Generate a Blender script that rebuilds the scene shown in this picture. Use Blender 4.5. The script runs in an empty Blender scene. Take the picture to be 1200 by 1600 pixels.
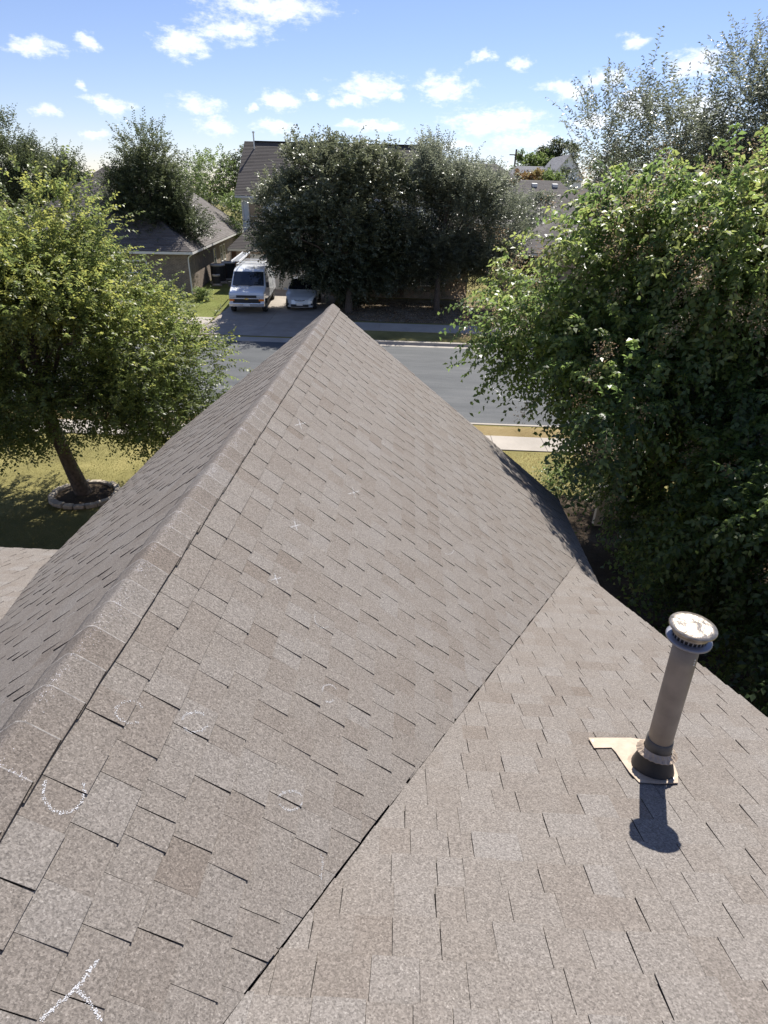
import bpy, bmesh, math, random
import numpy as np
from mathutils import Matrix, Vector

scene = bpy.context.scene
col = scene.collection
random.seed(7)

# ------------------------------------------------------------------ camera
FPX, PITCH, YAW, ROLL = 895.72, math.radians(28.979), math.radians(1.8996), math.radians(1.5507)
CAM = np.array([0.0, 0.0, 6.3])
_cp, _sp, _ct, _st = math.cos(PITCH), math.sin(PITCH), math.cos(YAW), math.sin(YAW)
FW = np.array([-_st * _cp, _ct * _cp, -_sp])
_r0 = np.array([_ct, _st, 0.0]); _u0 = np.cross(_r0, FW)
RT = math.cos(ROLL) * _r0 + math.sin(ROLL) * _u0
UP = math.cos(ROLL) * _u0 - math.sin(ROLL) * _r0
cam_data = bpy.data.cameras.new('camera')
cam = bpy.data.objects.new('camera', cam_data); col.objects.link(cam)
cam_data.sensor_fit = 'VERTICAL'; cam_data.sensor_height = 36.0; cam_data.lens = FPX / 1600 * 36
cam_data.clip_start = 0.05; cam_data.clip_end = 3000
cam.matrix_world = Matrix(((RT[0], UP[0], -FW[0], CAM[0]), (RT[1], UP[1], -FW[1], CAM[1]),
                           (RT[2], UP[2], -FW[2], CAM[2]), (0, 0, 0, 1)))
scene.camera = cam

def ray(x, y):                      # direction through a pixel of the 1200 x 1600 photograph
    return FW + RT * (x - 600) / FPX - UP * (y - 800) / FPX
def pix(p):
    d = np.asarray(p, float) - CAM; k = d @ FW
    return np.array([600 + FPX * (d @ RT) / k, 800 - FPX * (d @ UP) / k]), k

# ------------------------------------------------------------------ light
SUN_AZ, SUN_EL = math.radians(19), math.radians(51.5)      # azimuth from +Y towards +X
SUN = np.array([math.cos(SUN_EL) * math.sin(SUN_AZ), math.cos(SUN_EL) * math.cos(SUN_AZ), math.sin(SUN_EL)])
world = bpy.data.worlds.new('World'); scene.world = world; world.use_nodes = True
world.cycles.sampling_method = "MANUAL"; world.cycles.sample_map_resolution = 512
SKY_STRENGTH = 0.076
SUN_STRENGTH = 5.0
scene.view_settings.view_transform = 'Standard'
scene.view_settings.look = 'None'
scene.view_settings.gamma = 1.0
scene.view_settings.exposure = 0.7

def build_world():
    nt = world.node_tree; N = nt.nodes; L = nt.links; N.clear()
    out = N.new('ShaderNodeOutputWorld'); bg = N.new('ShaderNodeBackground')
    sky = N.new('ShaderNodeTexSky'); sky.sky_type = 'NISHITA'; sky.sun_disc = False
    sky.sun_elevation = SUN_EL; sky.sun_rotation = SUN_AZ
    sky.air_density = 1.0; sky.dust_density = 0.0; sky.ozone_density = 3.0
    def m(op, a, b=None, c=None, clamp=False):
        n = N.new('ShaderNodeMath'); n.operation = op; n.use_clamp = clamp
        for i, v in enumerate((a, b, c)):
            if v is None: continue
            if isinstance(v, (int, float)): n.inputs[i].default_value = v
            else: L.new(v, n.inputs[i])
        return n.outputs[0]
    def vm(op, a, b):
        n = N.new('ShaderNodeVectorMath'); n.operation = op
        for i, v in enumerate((a, b)):
            if v is None: continue
            if isinstance(v, tuple): n.inputs[i].default_value = v
            else: L.new(v, n.inputs[i])
        return n
    tc = N.new('ShaderNodeTexCoord'); sep = N.new('ShaderNodeSeparateXYZ'); L.new(tc.outputs['Generated'], sep.inputs[0])
    az = m('ARCTAN2', sep.outputs[0], sep.outputs[1]); el = m('ARCSINE', sep.outputs[2])
    cmb = N.new('ShaderNodeCombineXYZ'); L.new(az, cmb.inputs[0]); L.new(el, cmb.inputs[1])
    def noise(scale, detail, rough, vec, dims='3D'):
        n = N.new('ShaderNodeTexNoise'); n.inputs['Scale'].default_value = scale
        n.inputs['Detail'].default_value = detail; n.inputs['Roughness'].default_value = rough
        L.new(vec, n.inputs['Vector']); return n
    warp = noise(20, 4, .65, cmb.outputs[0])
    w2 = vm('SUBTRACT', warp.outputs['Color'], (.5, .5, .5)); w3 = vm('MULTIPLY', w2.outputs[0], (.055, .03, 0))
    P = vm('ADD', cmb.outputs[0], w3.outputs[0]).outputs[0]
    clouds = [(420,8,95,20),(360,43,62,17),(283,67,42,20),(55,72,40,12),(133,66,18,9),(440,157,36,15),(580,135,58,19),
              (545,156,32,10),(695,137,48,22),(810,96,22,10),(755,88,15,9),(988,67,22,9),(885,138,40,13),(945,125,26,13),
              (310,165,40,15),(340,197,34,12),(170,165,36,13),(585,197,58,10),(430,198,36,10),(770,190,88,20),(830,222,70,14),(700,228,45,9),
              (1000,165,42,24),(930,185,36,13),(135,138,13,7),(80,173,15,8),(395,165,13,6),(620,152,18,8),(490,145,14,9),
              (150,212,24,9),(1085,100,42,17),(1100,180,60,32),(300,40,0,0),(1190,250,60,30),(240,235,30,6)]
    fld = None
    for (x, y, w, h) in clouds:
        if w == 0: continue
        d = ray(x, y); d = d / np.linalg.norm(d)
        a, e = math.atan2(d[0], d[1]), math.asin(d[2])
        sx, sy = 1.12 * w / FPX / 1.05, 1.08 * h / FPX / 1.0
        s = vm('SUBTRACT', P, (a, e, 0)); q = vm('MULTIPLY', s.outputs[0], (1 / sx, 1 / sy, 0))
        ln = N.new('ShaderNodeVectorMath'); ln.operation = 'LENGTH'; L.new(q.outputs[0], ln.inputs[0])
        fld = ln.outputs['Value'] if fld is None else m('MINIMUM', fld, ln.outputs['Value'])
    stretch = vm('MULTIPLY', cmb.outputs[0], (1, 2.2, 1)).outputs[0]
    n1 = noise(42, 8, .68, stretch)
    inside = m('SUBTRACT', 1.0, fld)
    f1 = m('ADD', inside, m('MULTIPLY', m('SUBTRACT', n1.outputs['Fac'], .5), 2.0))
    # the rest of the sky carries the same kind of small cumulus
    n2 = noise(7.5, 5, .6, stretch)
    f2 = m('MULTIPLY', m('SUBTRACT', n2.outputs['Fac'], .57), 9)
    far = m('MAXIMUM', m('GREATER_THAN', m('ABSOLUTE', az), .62), m('GREATER_THAN', el, .30))
    f2 = m('SUBTRACT', f2, m('MULTIPLY', m('SUBTRACT', 1.0, far), 20))
    f = m('MAXIMUM', f1, f2)
    mr = N.new('ShaderNodeMapRange'); mr.interpolation_type = 'SMOOTHSTEP'
    L.new(f, mr.inputs[0]); mr.inputs[1].default_value = .12; mr.inputs[2].default_value = .90
    thick = m('MULTIPLY', mr.outputs[0], .86)
    above = m('GREATER_THAN', el, 0.0)
    fac = m('MULTIPLY', thick, above)
    n3 = noise(60, 4, .6, stretch)
    shade = N.new('ShaderNodeMix'); shade.data_type = 'RGBA'
    L.new(n3.outputs['Fac'], shade.inputs[0])
    shade.inputs[6].default_value = (8.4, 8.9, 9.8, 1); shade.inputs[7].default_value = (11.0, 11.2, 11.4, 1)
    mix = N.new('ShaderNodeMix'); mix.data_type = 'RGBA'
    tnt = N.new('ShaderNodeMix'); tnt.data_type = 'RGBA'; tnt.blend_type = 'MULTIPLY'; tnt.inputs[0].default_value = 1; tnt.inputs[7].default_value = (1.02, .94, 1.08, 1); L.new(sky.outputs[0], tnt.inputs[6])
    L.new(fac, mix.inputs[0]); L.new(tnt.outputs[2], mix.inputs[6]); L.new(shade.outputs[2], mix.inputs[7])
    L.new(mix.outputs[2], bg.inputs[0]); bg.inputs[1].default_value = SKY_STRENGTH
    L.new(bg.outputs[0], out.inputs[0])
build_world()
sun_data = bpy.data.lights.new('sun', 'SUN'); sun_data.energy = SUN_STRENGTH; sun_data.angle = math.radians(.53)
sun_data.color = (1, .955, .88)
sun = bpy.data.objects.new('sun', sun_data); col.objects.link(sun)
sun.location = (6, 15, 30)
sun.rotation_euler = Vector(SUN).to_track_quat('Z', 'Y').to_euler()

# ------------------------------------------------------------------ helpers
def tag(o, label=None, cat=None, group=None, kind=None):
    if label: o['label'] = label
    if cat: o['category'] = cat
    if group: o['group'] = group
    if kind: o['kind'] = kind
    return o
def thing(name, label, cat, loc=(0, 0, 0), rz=0, group=None):
    o = bpy.data.objects.new(name, None); col.objects.link(o)
    o.location = loc; o.rotation_euler = (0, 0, rz); o.empty_display_size = .3
    return tag(o, label, cat, group)
def link(name, me, mat, parent=None, loc=None):
    o = bpy.data.objects.new(name, me); col.objects.link(o)
    if mat is not None:
        for mm in (mat if isinstance(mat, (list, tuple)) else [mat]): me.materials.append(mm)
    if parent: o.parent = parent
    if loc is not None: o.location = loc
    return o
def npmesh(name, V, F, tint=None, midx=None, smooth=False):
    """V (n,3), F (m,k) all faces with k corners, optional face attributes"""
    V = np.asarray(V, np.float32); F = np.asarray(F, np.int32)
    me = bpy.data.meshes.new(name); k = F.shape[1]
    me.vertices.add(len(V)); me.vertices.foreach_set('co', V.ravel())
    me.loops.add(F.size); me.loops.foreach_set('vertex_index', F.ravel())
    me.polygons.add(len(F)); me.polygons.foreach_set('loop_start', np.arange(0, F.size, k, dtype=np.int32))
    me.polygons.foreach_set('loop_total', np.full(len(F), k, np.int32))
    if midx is not None: me.polygons.foreach_set('material_index', np.asarray(midx, np.int32))
    if smooth: me.polygons.foreach_set('use_smooth', np.ones(len(F), bool))
    me.update(calc_edges=True)
    if tint is not None:
        a = me.attributes.new('tint', 'FLOAT', 'FACE'); a.data.foreach_set('value', np.asarray(tint, np.float32))
    return me
class MB:
    """collects simple shapes into one mesh"""
    def __init__(s): s.v = []; s.f = []; s.m = []; s.mi = 0; s.t = []; s.ti = .5
    def poly(s, pts, f=None):
        b = len(s.v); s.v += [tuple(p) for p in pts]
        for q in (f or [list(range(len(pts)))]): s.f.append([b + i for i in q]); s.m.append(s.mi); s.t.append(s.ti)
        return s
    def box(s, x0, x1, y0, y1, z0, z1):
        return s.poly([(x0,y0,z0),(x1,y0,z0),(x1,y1,z0),(x0,y1,z0),(x0,y0,z1),(x1,y0,z1),(x1,y1,z1),(x0,y1,z1)],
                      [(0,3,2,1),(4,5,6,7),(0,1,5,4),(1,2,6,5),(2,3,7,6),(3,0,4,7)])
    def prism(s, pts, off):
        n = len(pts); off = Vector(off); a = [Vector(p) for p in pts]
        f = [list(range(n))[::-1], [n + i for i in range(n)]] + [[i, (i + 1) % n, n + (i + 1) % n, n + i] for i in range(n)]
        return s.poly([tuple(p) for p in a] + [tuple(p + off) for p in a], f)
    def tube(s, pts, rad, n=8, cap=True):
        pts = [Vector(p) for p in pts]; rad = rad if isinstance(rad, (list, tuple)) else [rad] * len(pts)
        rings = []; b = len(s.v); prev = None
        for i, p in enumerate(pts):
            d = (pts[min(i + 1, len(pts) - 1)] - pts[max(i - 1, 0)]).normalized()
            ref = prev if prev is not None and abs(prev.dot(d)) < .95 else (Vector((1, 0, 0)) if abs(d.x) < .8 else Vector((0, 1, 0)))
            a = d.cross(ref).normalized(); c = d.cross(a); prev = ref
            for k in range(n):
                t = 2 * math.pi * k / n; q = p + (a * math.cos(t) + c * math.sin(t)) * rad[i]; s.v.append(tuple(q))
        for i in range(len(pts) - 1):
            for k in range(n):
                s.f.append([b + i*n + k, b + i*n + (k+1) % n, b + (i+1)*n + (k+1) % n, b + (i+1)*n + k]); s.m.append(s.mi); s.t.append(s.ti)
        if cap:
            s.f.append([b + k for k in range(n)][::-1]); s.m.append(s.mi); s.t.append(s.ti)
            s.f.append([b + (len(pts)-1)*n + k for k in range(n)]); s.m.append(s.mi); s.t.append(s.ti)
        return s
    def lathe(s, prof, n=24, o=(0, 0, 0)):
        b = len(s.v)
        for (r, z) in prof:
            for k in range(n):
                t = 2 * math.pi * k / n; s.v.append((o[0] + r * math.cos(t), o[1] + r * math.sin(t), o[2] + z))
        for i in range(len(prof) - 1):
            for k in range(n):
                s.f.append([b + i*n + k, b + i*n + (k+1) % n, b + (i+1)*n + (k+1) % n, b + (i+1)*n + k]); s.m.append(s.mi); s.t.append(s.ti)
        return s
    def mesh(s, name, smooth=False, bevel=0):
        me = bpy.data.meshes.new(name); me.from_pydata(s.v, [], s.f)
        me.polygons.foreach_set('material_index', np.array(s.m, np.int32))
        a = me.attributes.new('tint', 'FLOAT', 'FACE'); a.data.foreach_set('value', np.array(s.t, np.float32))
        bm = bmesh.new(); bm.from_mesh(me)
        bmesh.ops.recalc_face_normals(bm, faces=bm.faces)
        if bevel: bmesh.ops.bevel(bm, geom=[e for e in bm.edges if e.is_manifold and e.calc_face_angle(0) > .4], offset=bevel, segments=2, affect='EDGES', profile=.6)
        if smooth:
            for f in bm.faces: f.smooth = True
        bm.to_mesh(me); bm.free(); return me
    def build(s, name, mat, parent=None, loc=None, smooth=False, bevel=0):
        return link(name, s.mesh(name, smooth, bevel), mat, parent, loc)

# ------------------------------------------------------------------ materials
def nodes(name):
    m = bpy.data.materials.new(name); m.use_nodes = True
    return m, m.node_tree.nodes, m.node_tree.links, m.node_tree.nodes['Principled BSDF']
def plain(name, c, rough=.6, metal=0, spec=.5, var=.06, scale=8, bump=0, bscale=60, coat=0):
    m, N, L, b = nodes(name)
    b.inputs['Roughness'].default_value = rough; b.inputs['Metallic'].default_value = metal
    b.inputs['Specular IOR Level'].default_value = spec; b.inputs['Coat Weight'].default_value = coat
    g = N.new('ShaderNodeNewGeometry'); n = N.new('ShaderNodeTexNoise'); n.inputs['Scale'].default_value = scale; n.inputs['Detail'].default_value = 6
    L.new(g.outputs['Position'], n.inputs['Vector'])
    r = N.new('ShaderNodeMapRange'); r.inputs[1].default_value = .3; r.inputs[2].default_value = .7
    r.inputs[3].default_value = 1 - var; r.inputs[4].default_value = 1 + var; L.new(n.outputs['Fac'], r.inputs[0])
    h = N.new('ShaderNodeHueSaturation'); h.inputs['Color'].default_value = (*c, 1); L.new(r.outputs[0], h.inputs['Value'])
    L.new(h.outputs[0], b.inputs['Base Color'])
    if bump:
        n2 = N.new('ShaderNodeTexNoise'); n2.inputs['Scale'].default_value = bscale; n2.inputs['Detail'].default_value = 4; L.new(g.outputs['Position'], n2.inputs['Vector'])
        bp = N.new('ShaderNodeBump'); bp.inputs['Strength'].default_value = bump; bp.inputs['Distance'].default_value = .02
        L.new(n2.outputs['Fac'], bp.inputs['Height']); L.new(bp.outputs[0], b.inputs['Normal'])
    return m
def ramp(N, stops):
    r = N.new('ShaderNodeValToRGB'); e = r.color_ramp.elements
    while len(e) < len(stops): e.new(.5)
    for i, (p, c) in enumerate(stops): e[i].position = p; e[i].color = (*c, 1)
    return r
def mixc(N, L, fac, a, b, typ='MIX'):
    n = N.new('ShaderNodeMix'); n.data_type = 'RGBA'; n.blend_type = typ
    for i, v in ((0, fac), (6, a), (7, b)):
        if isinstance(v, (int, float)): n.inputs[i].default_value = v
        elif isinstance(v, tuple): n.inputs[i].default_value = (*v, 1)
        else: L.new(v, n.inputs[i])
    return n.outputs[2]
def noise(N, L, scale, detail=4, rough=.55, vec=None):
    n = N.new('ShaderNodeTexNoise'); n.inputs['Scale'].default_value = scale; n.inputs['Detail'].default_value = detail
    n.inputs['Roughness'].default_value = rough
    if vec is not None: L.new(vec, n.inputs['Vector'])
    return n
def shingle_mat(name, dark, mid, lite, gran=1.0, gscale=150):
    m, N, L, b = nodes(name)
    g = N.new('ShaderNodeNewGeometry'); pos = g.outputs['Position']
    a = N.new('ShaderNodeAttribute'); a.attribute_name = 'tint'
    base = ramp(N, [(0, dark), (.5, mid), (1, lite)])
    n0 = noise(N, L, 5, 5, .6, pos)
    ad = N.new('ShaderNodeMath'); ad.operation = 'MULTIPLY_ADD'; L.new(n0.outputs['Fac'], ad.inputs[0]); ad.inputs[1].default_value = .3
    L.new(a.outputs['Fac'], ad.inputs[2])
    sb = N.new('ShaderNodeMath'); sb.operation = 'SUBTRACT'; L.new(ad.outputs[0], sb.inputs[0]); sb.inputs[1].default_value = .15
    L.new(sb.outputs[0], base.inputs[0])
    n1 = noise(N, L, gscale, 2, .8, pos)            # granules
    v = N.new('ShaderNodeTexVoronoi'); v.inputs['Scale'].default_value = gscale * 1.6; L.new(pos, v.inputs['Vector'])
    sepc = N.new('ShaderNodeSeparateColor'); L.new(v.outputs['Color'], sepc.inputs[0])
    gr = ramp(N, [(0, (.36, .34, .34)), (.3, (.74, .72, .70)), (.55, (1.03, 1.0, .98)), (.8, (1.32, 1.30, 1.28)), (1, (1.95, 1.95, 1.96))])
    gr.color_ramp.interpolation = 'LINEAR'
    mx = N.new('ShaderNodeMath'); mx.operation = 'MULTIPLY_ADD'; L.new(sepc.outputs[0], mx.inputs[0]); mx.inputs[1].default_value = .55
    n1m = N.new('ShaderNodeMath'); n1m.operation = 'MULTIPLY_ADD'; L.new(n1.outputs['Fac'], n1m.inputs[0]); n1m.inputs[1].default_value = 1.1; n1m.inputs[2].default_value = -.33
    L.new(n1m.outputs[0], mx.inputs[2]); L.new(mx.outputs[0], gr.inputs[0])
    c = mixc(N, L, gran, base.outputs[0], gr.outputs[0], 'MULTIPLY')
    L.new(c, b.inputs['Base Color']); b.inputs['Roughness'].default_value = .88; b.inputs['Specular IOR Level'].default_value = .3
    bp = N.new('ShaderNodeBump'); bp.inputs['Strength'].default_value = .55; bp.inputs['Distance'].default_value = .004
    L.new(mx.outputs[0], bp.inputs['Height']); L.new(bp.outputs[0], b.inputs['Normal'])
    return m
M = {}
M['shingle'] = shingle_mat('shingle', (.158, .134, .115), (.191, .172, .155), (.212, .198, .186), .85, 140)
M['edge'] = plain('asphalt_edge', (.07, .062, .056), .9, bump=.3, bscale=300)
M['worn'] = plain('worn_cap_edge', (.215, .20, .19), .9, var=.45, scale=45, bump=.4, bscale=200)
M['felt'] = plain('roof_felt', (.018, .017, .017), .9)
M['far_shingle'] = shingle_mat('far_shingle', (.10, .088, .08), (.135, .122, .114), (.165, .152, .144), .6, 30)
M['brown_shingle'] = shingle_mat('brown_shingle', (.075, .066, .06), (.10, .088, .081), (.125, .112, .105), .5, 30)
M['grey_shingle'] = shingle_mat('grey_shingle', (.20, .20, .21), (.26, .26, .27), (.31, .31, .32), .5, 30)
M['white_trim'] = plain('white_trim', (.72, .70, .66), .55)
M['cream'] = plain('cream_paint', (.62, .55, .44), .6)
M['bluewhite'] = plain('pale_siding', (.76, .79, .80), .6)
M['glass'] = plain('window_glass', (.03, .04, .05), .08, spec=.8)
M['door'] = plain('garage_door_paint', (.62, .60, .54), .55)
M['wood'] = plain('cedar_wood', (.22, .10, .045), .8, var=.25, scale=6)
M['galv'] = plain('galvanised_metal', (.55, .54, .52), .35, metal=.85, var=.15, scale=40)
def brick_mat(name, c1, c2, mortar):
    m, N, L, b = nodes(name)
    tc = N.new('ShaderNodeTexCoord'); mp = N.new('ShaderNodeMapping'); mp.inputs['Rotation'].default_value = (0, 0, 0)
    sp = N.new('ShaderNodeSeparateXYZ'); L.new(tc.outputs['Object'], sp.inputs[0])
    ad = N.new('ShaderNodeMath'); ad.operation = 'ADD'; L.new(sp.outputs[0], ad.inputs[0]); L.new(sp.outputs[1], ad.inputs[1])
    cb = N.new('ShaderNodeCombineXYZ'); L.new(ad.outputs[0], cb.inputs[0]); L.new(sp.outputs[2], cb.inputs[1])
    br = N.new('ShaderNodeTexBrick'); L.new(cb.outputs[0], br.inputs['Vector'])
    br.inputs['Color1'].default_value = (*c1, 1); br.inputs['Color2'].default_value = (*c2, 1); br.inputs['Mortar'].default_value = (*mortar, 1)
    br.inputs['Scale'].default_value = 1; br.inputs['Brick Width'].default_value = .2; br.inputs['Row Height'].default_value = .07; br.inputs['Mortar Size'].default_value = .008
    n = noise(N, L, 2.5, 5, .6, tc.outputs['Object']); rr = ramp(N, [(.3, (.7, .7, .7)), (.7, (1.2, 1.17, 1.12))]); L.new(n.outputs['Fac'], rr.inputs[0])
    L.new(mixc(N, L, 1.0, br.outputs['Color'], rr.outputs[0], 'MULTIPLY'), b.inputs['Base Color'])
    bp = N.new('ShaderNodeBump'); bp.inputs['Strength'].default_value = .6; bp.inputs['Distance'].default_value = .01; bp.invert = True
    L.new(br.outputs['Fac'], bp.inputs['Height']); L.new(bp.outputs[0], b.inputs['Normal']); b.inputs['Roughness'].default_value = .9
    return m
M['brick'] = brick_mat('tan_brick', (.36, .27, .20), (.27, .20, .15), (.42, .38, .32))
M['stone'] = brick_mat('brown_brick', (.24, .185, .145), (.17, .13, .10), (.33, .30, .26))
def leaf_mat(name, stops, rough=.42, trans=.35, spec=.4, tv=2.1):
    m, N, L, b = nodes(name)
    a = N.new('ShaderNodeAttribute'); a.attribute_name = 'tint'
    r = ramp(N, stops); L.new(a.outputs['Fac'], r.inputs[0])
    L.new(r.outputs[0], b.inputs['Base Color']); b.inputs['Roughness'].default_value = rough; b.inputs['Specular IOR Level'].default_value = spec
    t = N.new('ShaderNodeBsdfTranslucent'); hs = N.new('ShaderNodeHueSaturation'); hs.inputs['Value'].default_value = tv; hs.inputs['Hue'].default_value = .495; hs.inputs['Saturation'].default_value = 1.02
    L.new(r.outputs[0], hs.inputs['Color']); L.new(hs.outputs[0], t.inputs['Color'])
    mx = N.new('ShaderNodeMixShader'); mx.inputs[0].default_value = trans
    o = N['Material Output']; L.new(b.outputs[0], mx.inputs[1]); L.new(t.outputs[0], mx.inputs[2]); L.new(mx.outputs[0], o.inputs[0])
    return m
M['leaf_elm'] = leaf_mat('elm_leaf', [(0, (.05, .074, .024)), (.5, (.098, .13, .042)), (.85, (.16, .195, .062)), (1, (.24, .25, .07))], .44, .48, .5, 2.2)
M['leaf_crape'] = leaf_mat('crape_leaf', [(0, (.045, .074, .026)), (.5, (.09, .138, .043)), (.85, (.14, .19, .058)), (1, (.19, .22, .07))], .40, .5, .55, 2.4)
M['leaf_oak'] = leaf_mat('oak_leaf', [(0, (.06, .074, .042)), (.5, (.105, .122, .072)), (1, (.17, .185, .115))], .38, .3, .55, 1.8)
M['leaf_grey'] = leaf_mat('silver_leaf', [(0, (.085, .10, .07)), (.5, (.14, .157, .108)), (1, (.22, .235, .17))], .38, .36, .55, 1.8)
M['leaf_dark'] = leaf_mat('dark_leaf', [(0, (.035, .05, .024)), (.5, (.07, .088, .044)), (1, (.125, .145, .072))], .44, .34, .45, 1.8)
M['leaf_light'] = leaf_mat('light_leaf', [(0, (.065, .10, .03)), (.5, (.105, .15, .048)), (1, (.16, .20, .07))], .5, .42, .4, 2.0)
M['leaf_rust'] = leaf_mat('rust_leaf', [(0, (.10, .06, .03)), (.5, (.16, .10, .045)), (1, (.2, .16, .06))], .5, .35)
M['seed'] = leaf_mat('seed_head', [(0, (.16, .11, .065)), (.5, (.28, .205, .125)), (1, (.42, .33, .22))], .6, .35)
M['grass'] = leaf_mat('grass_blade', [(0, (.12, .115, .04)), (.5, (.22, .205, .075)), (1, (.33, .29, .13))], .7, .35, .2, 1.3)
M['grass_green'] = leaf_mat('green_grass_blade', [(0, (.09, .115, .03)), (.5, (.15, .185, .05)), (1, (.24, .25, .09))], .7, .35, .2, 1.3)
M['straw'] = leaf_mat('dry_grass_blade', [(0, (.15, .115, .05)), (.5, (.26, .20, .095)), (1, (.36, .29, .15))], .7, .3)
M['bark'] = plain('bark', (.09, .07, .055), .95, var=.45, scale=14, bump=1.0, bscale=26)
M['bark_smooth'] = plain('smooth_bark', (.17, .13, .095), .8, var=.35, scale=5, bump=.3)

def ground_mat(name, stops, s1=.6, s2=40):
    m, N, L, b = nodes(name); g = N.new('ShaderNodeNewGeometry'); pos = g.outputs['Position']
    n1 = noise(N, L, s1, 6, .65, pos); n2 = noise(N, L, s2, 4, .7, pos)
    ad = N.new('ShaderNodeMath'); ad.operation = 'MULTIPLY_ADD'; L.new(n2.outputs['Fac'], ad.inputs[0]); ad.inputs[1].default_value = .55; L.new(n1.outputs['Fac'], ad.inputs[2])
    sb = N.new('ShaderNodeMath'); sb.operation = 'SUBTRACT'; L.new(ad.outputs[0], sb.inputs[0]); sb.inputs[1].default_value = .27
    r = ramp(N, stops); L.new(sb.outputs[0], r.inputs[0]); L.new(r.outputs[0], b.inputs['Base Color']); b.inputs['Roughness'].default_value = .95; b.inputs['Specular IOR Level'].default_value = .1
    bp = N.new('ShaderNodeBump'); bp.inputs['Strength'].default_value = .7; bp.inputs['Distance'].default_value = .03; L.new(n2.outputs['Fac'], bp.inputs['Height']); L.new(bp.outputs[0], b.inputs['Normal'])
    return m
M['lawn'] = ground_mat('lawn', [(.25, (.12, .105, .045)), (.5, (.20, .18, .07)), (.75, (.28, .24, .10))])
M['lawn_green'] = ground_mat('green_lawn', [(.25, (.17, .15, .06)), (.5, (.17, .19, .055)), (.75, (.23, .24, .085))])
M['verge'] = ground_mat('dry_verge', [(.2, (.17, .13, .055)), (.5, (.27, .205, .10)), (.8, (.34, .27, .15))], .9, 50)
M['litter'] = ground_mat('leaf_litter', [(.2, (.09, .07, .045)), (.5, (.17, .135, .09)), (.8, (.36, .31, .24))], 1.2, 25)
M['mulch'] = ground_mat('mulch', [(.2, (.03, .022, .015)), (.5, (.07, .052, .036)), (.8, (.15, .12, .09))], 1.2, 30)
def concrete_mat(name, c, stain=.25):
    m, N, L, b = nodes(name); g = N.new('ShaderNodeNewGeometry'); pos = g.outputs['Position']
    n1 = noise(N, L, .9, 6, .65, pos); n2 = noise(N, L, 90, 3, .7, pos)
    r = ramp(N, [(.3, tuple(x * (1 - stain) for x in c)), (.65, c)]); L.new(n1.outputs['Fac'], r.inputs[0])
    r2 = ramp(N, [(.3, (.85, .85, .85)), (.7, (1.1, 1.1, 1.1))]); L.new(n2.outputs['Fac'], r2.inputs[0])
    L.new(mixc(N, L, 1.0, r.outputs[0], r2.outputs[0], 'MULTIPLY'), b.inputs['Base Color']); b.inputs['Roughness'].default_value = .9
    bp = N.new('ShaderNodeBump'); bp.inputs['Strength'].default_value = .3; bp.inputs['Distance'].default_value = .005; L.new(n2.outputs['Fac'], bp.inputs['Height']); L.new(bp.outputs[0], b.inputs['Normal'])
    return m
M['concrete'] = concrete_mat('concrete', (.42, .375, .32))
M['driveway'] = concrete_mat('driveway_concrete', (.36, .315, .265), .3)
def asphalt_mat():
    m, N, L, b = nodes('asphalt'); g = N.new('ShaderNodeNewGeometry'); pos = g.outputs['Position']
    mp = N.new('ShaderNodeMapping'); mp.inputs['Scale'].default_value = (.25, 1.2, 1); L.new(pos, mp.inputs[0])
    n1 = noise(N, L, 1.0, 8, .7, mp.outputs[0]); n2 = noise(N, L, 45, 3, .85, pos)
    r = ramp(N, [(.28, (.062, .066, .070)), (.5, (.09, .094, .097)), (.72, (.128, .130, .130))]); L.new(n1.outputs['Fac'], r.inputs[0])
    r2 = ramp(N, [(.3, (.7, .7, .7)), (.55, (1.0, 1.0, 1.0)), (.8, (1.6, 1.58, 1.55))]); L.new(n2.outputs['Fac'], r2.inputs[0])
    c = mixc(N, L, 1.0, r.outputs[0], r2.outputs[0], 'MULTIPLY')
    L.new(c, b.inputs['Base Color']); b.inputs['Roughness'].default_value = .85; b.inputs['Specular IOR Level'].default_value = .35
    bp = N.new('ShaderNodeBump'); bp.inputs['Strength'].default_value = .5; bp.inputs['Distance'].default_value = .006; L.new(n2.outputs['Fac'], bp.inputs['Height']); L.new(bp.outputs[0], b.inputs['Normal'])
    return m
M['asphalt'] = asphalt_mat()

# ------------------------------------------------------------------ the ground
GP = [(-80, 0), (17.3, 0), (17.36, -.25), (28.72, -.25), (28.78, 0), (30.8, .03), (33, .28), (40.4, .55), (60, .7), (200, 1.6), (900, 5)]
def gz(y):
    for (a, za), (b, zb) in zip(GP, GP[1:]):
        if y <= b: return za + (zb - za) * (y - a) / (b - a)
    return GP[-1][1]
xs = [-700, -120, -60, -30, -15, 0, 15, 30, 60, 120, 700]
V = [(x, y, z) for (y, z) in GP for x in xs]; nx = len(xs)
F = [(j * nx + i, j * nx + i + 1, (j + 1) * nx + i + 1, (j + 1) * nx + i) for j in range(len(GP) - 1) for i in range(nx - 1)]
tag(link('ground', npmesh('ground', V, F), M['lawn']), kind='structure')
def sheet(name, x0, x1, ys, mat, dz=.004, nxs=2):
    V = []; F = []
    for j, y in enumerate(ys):
        for i in range(nxs): V.append((x0 + (x1 - x0) * i / (nxs - 1), y, gz(y) + dz))
    for j in range(len(ys) - 1):
        for i in range(nxs - 1): F.append((j * nxs + i, j * nxs + i + 1, (j + 1) * nxs + i + 1, (j + 1) * nxs + i))
    return tag(link(name, npmesh(name, V, F), mat), kind='structure')
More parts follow.
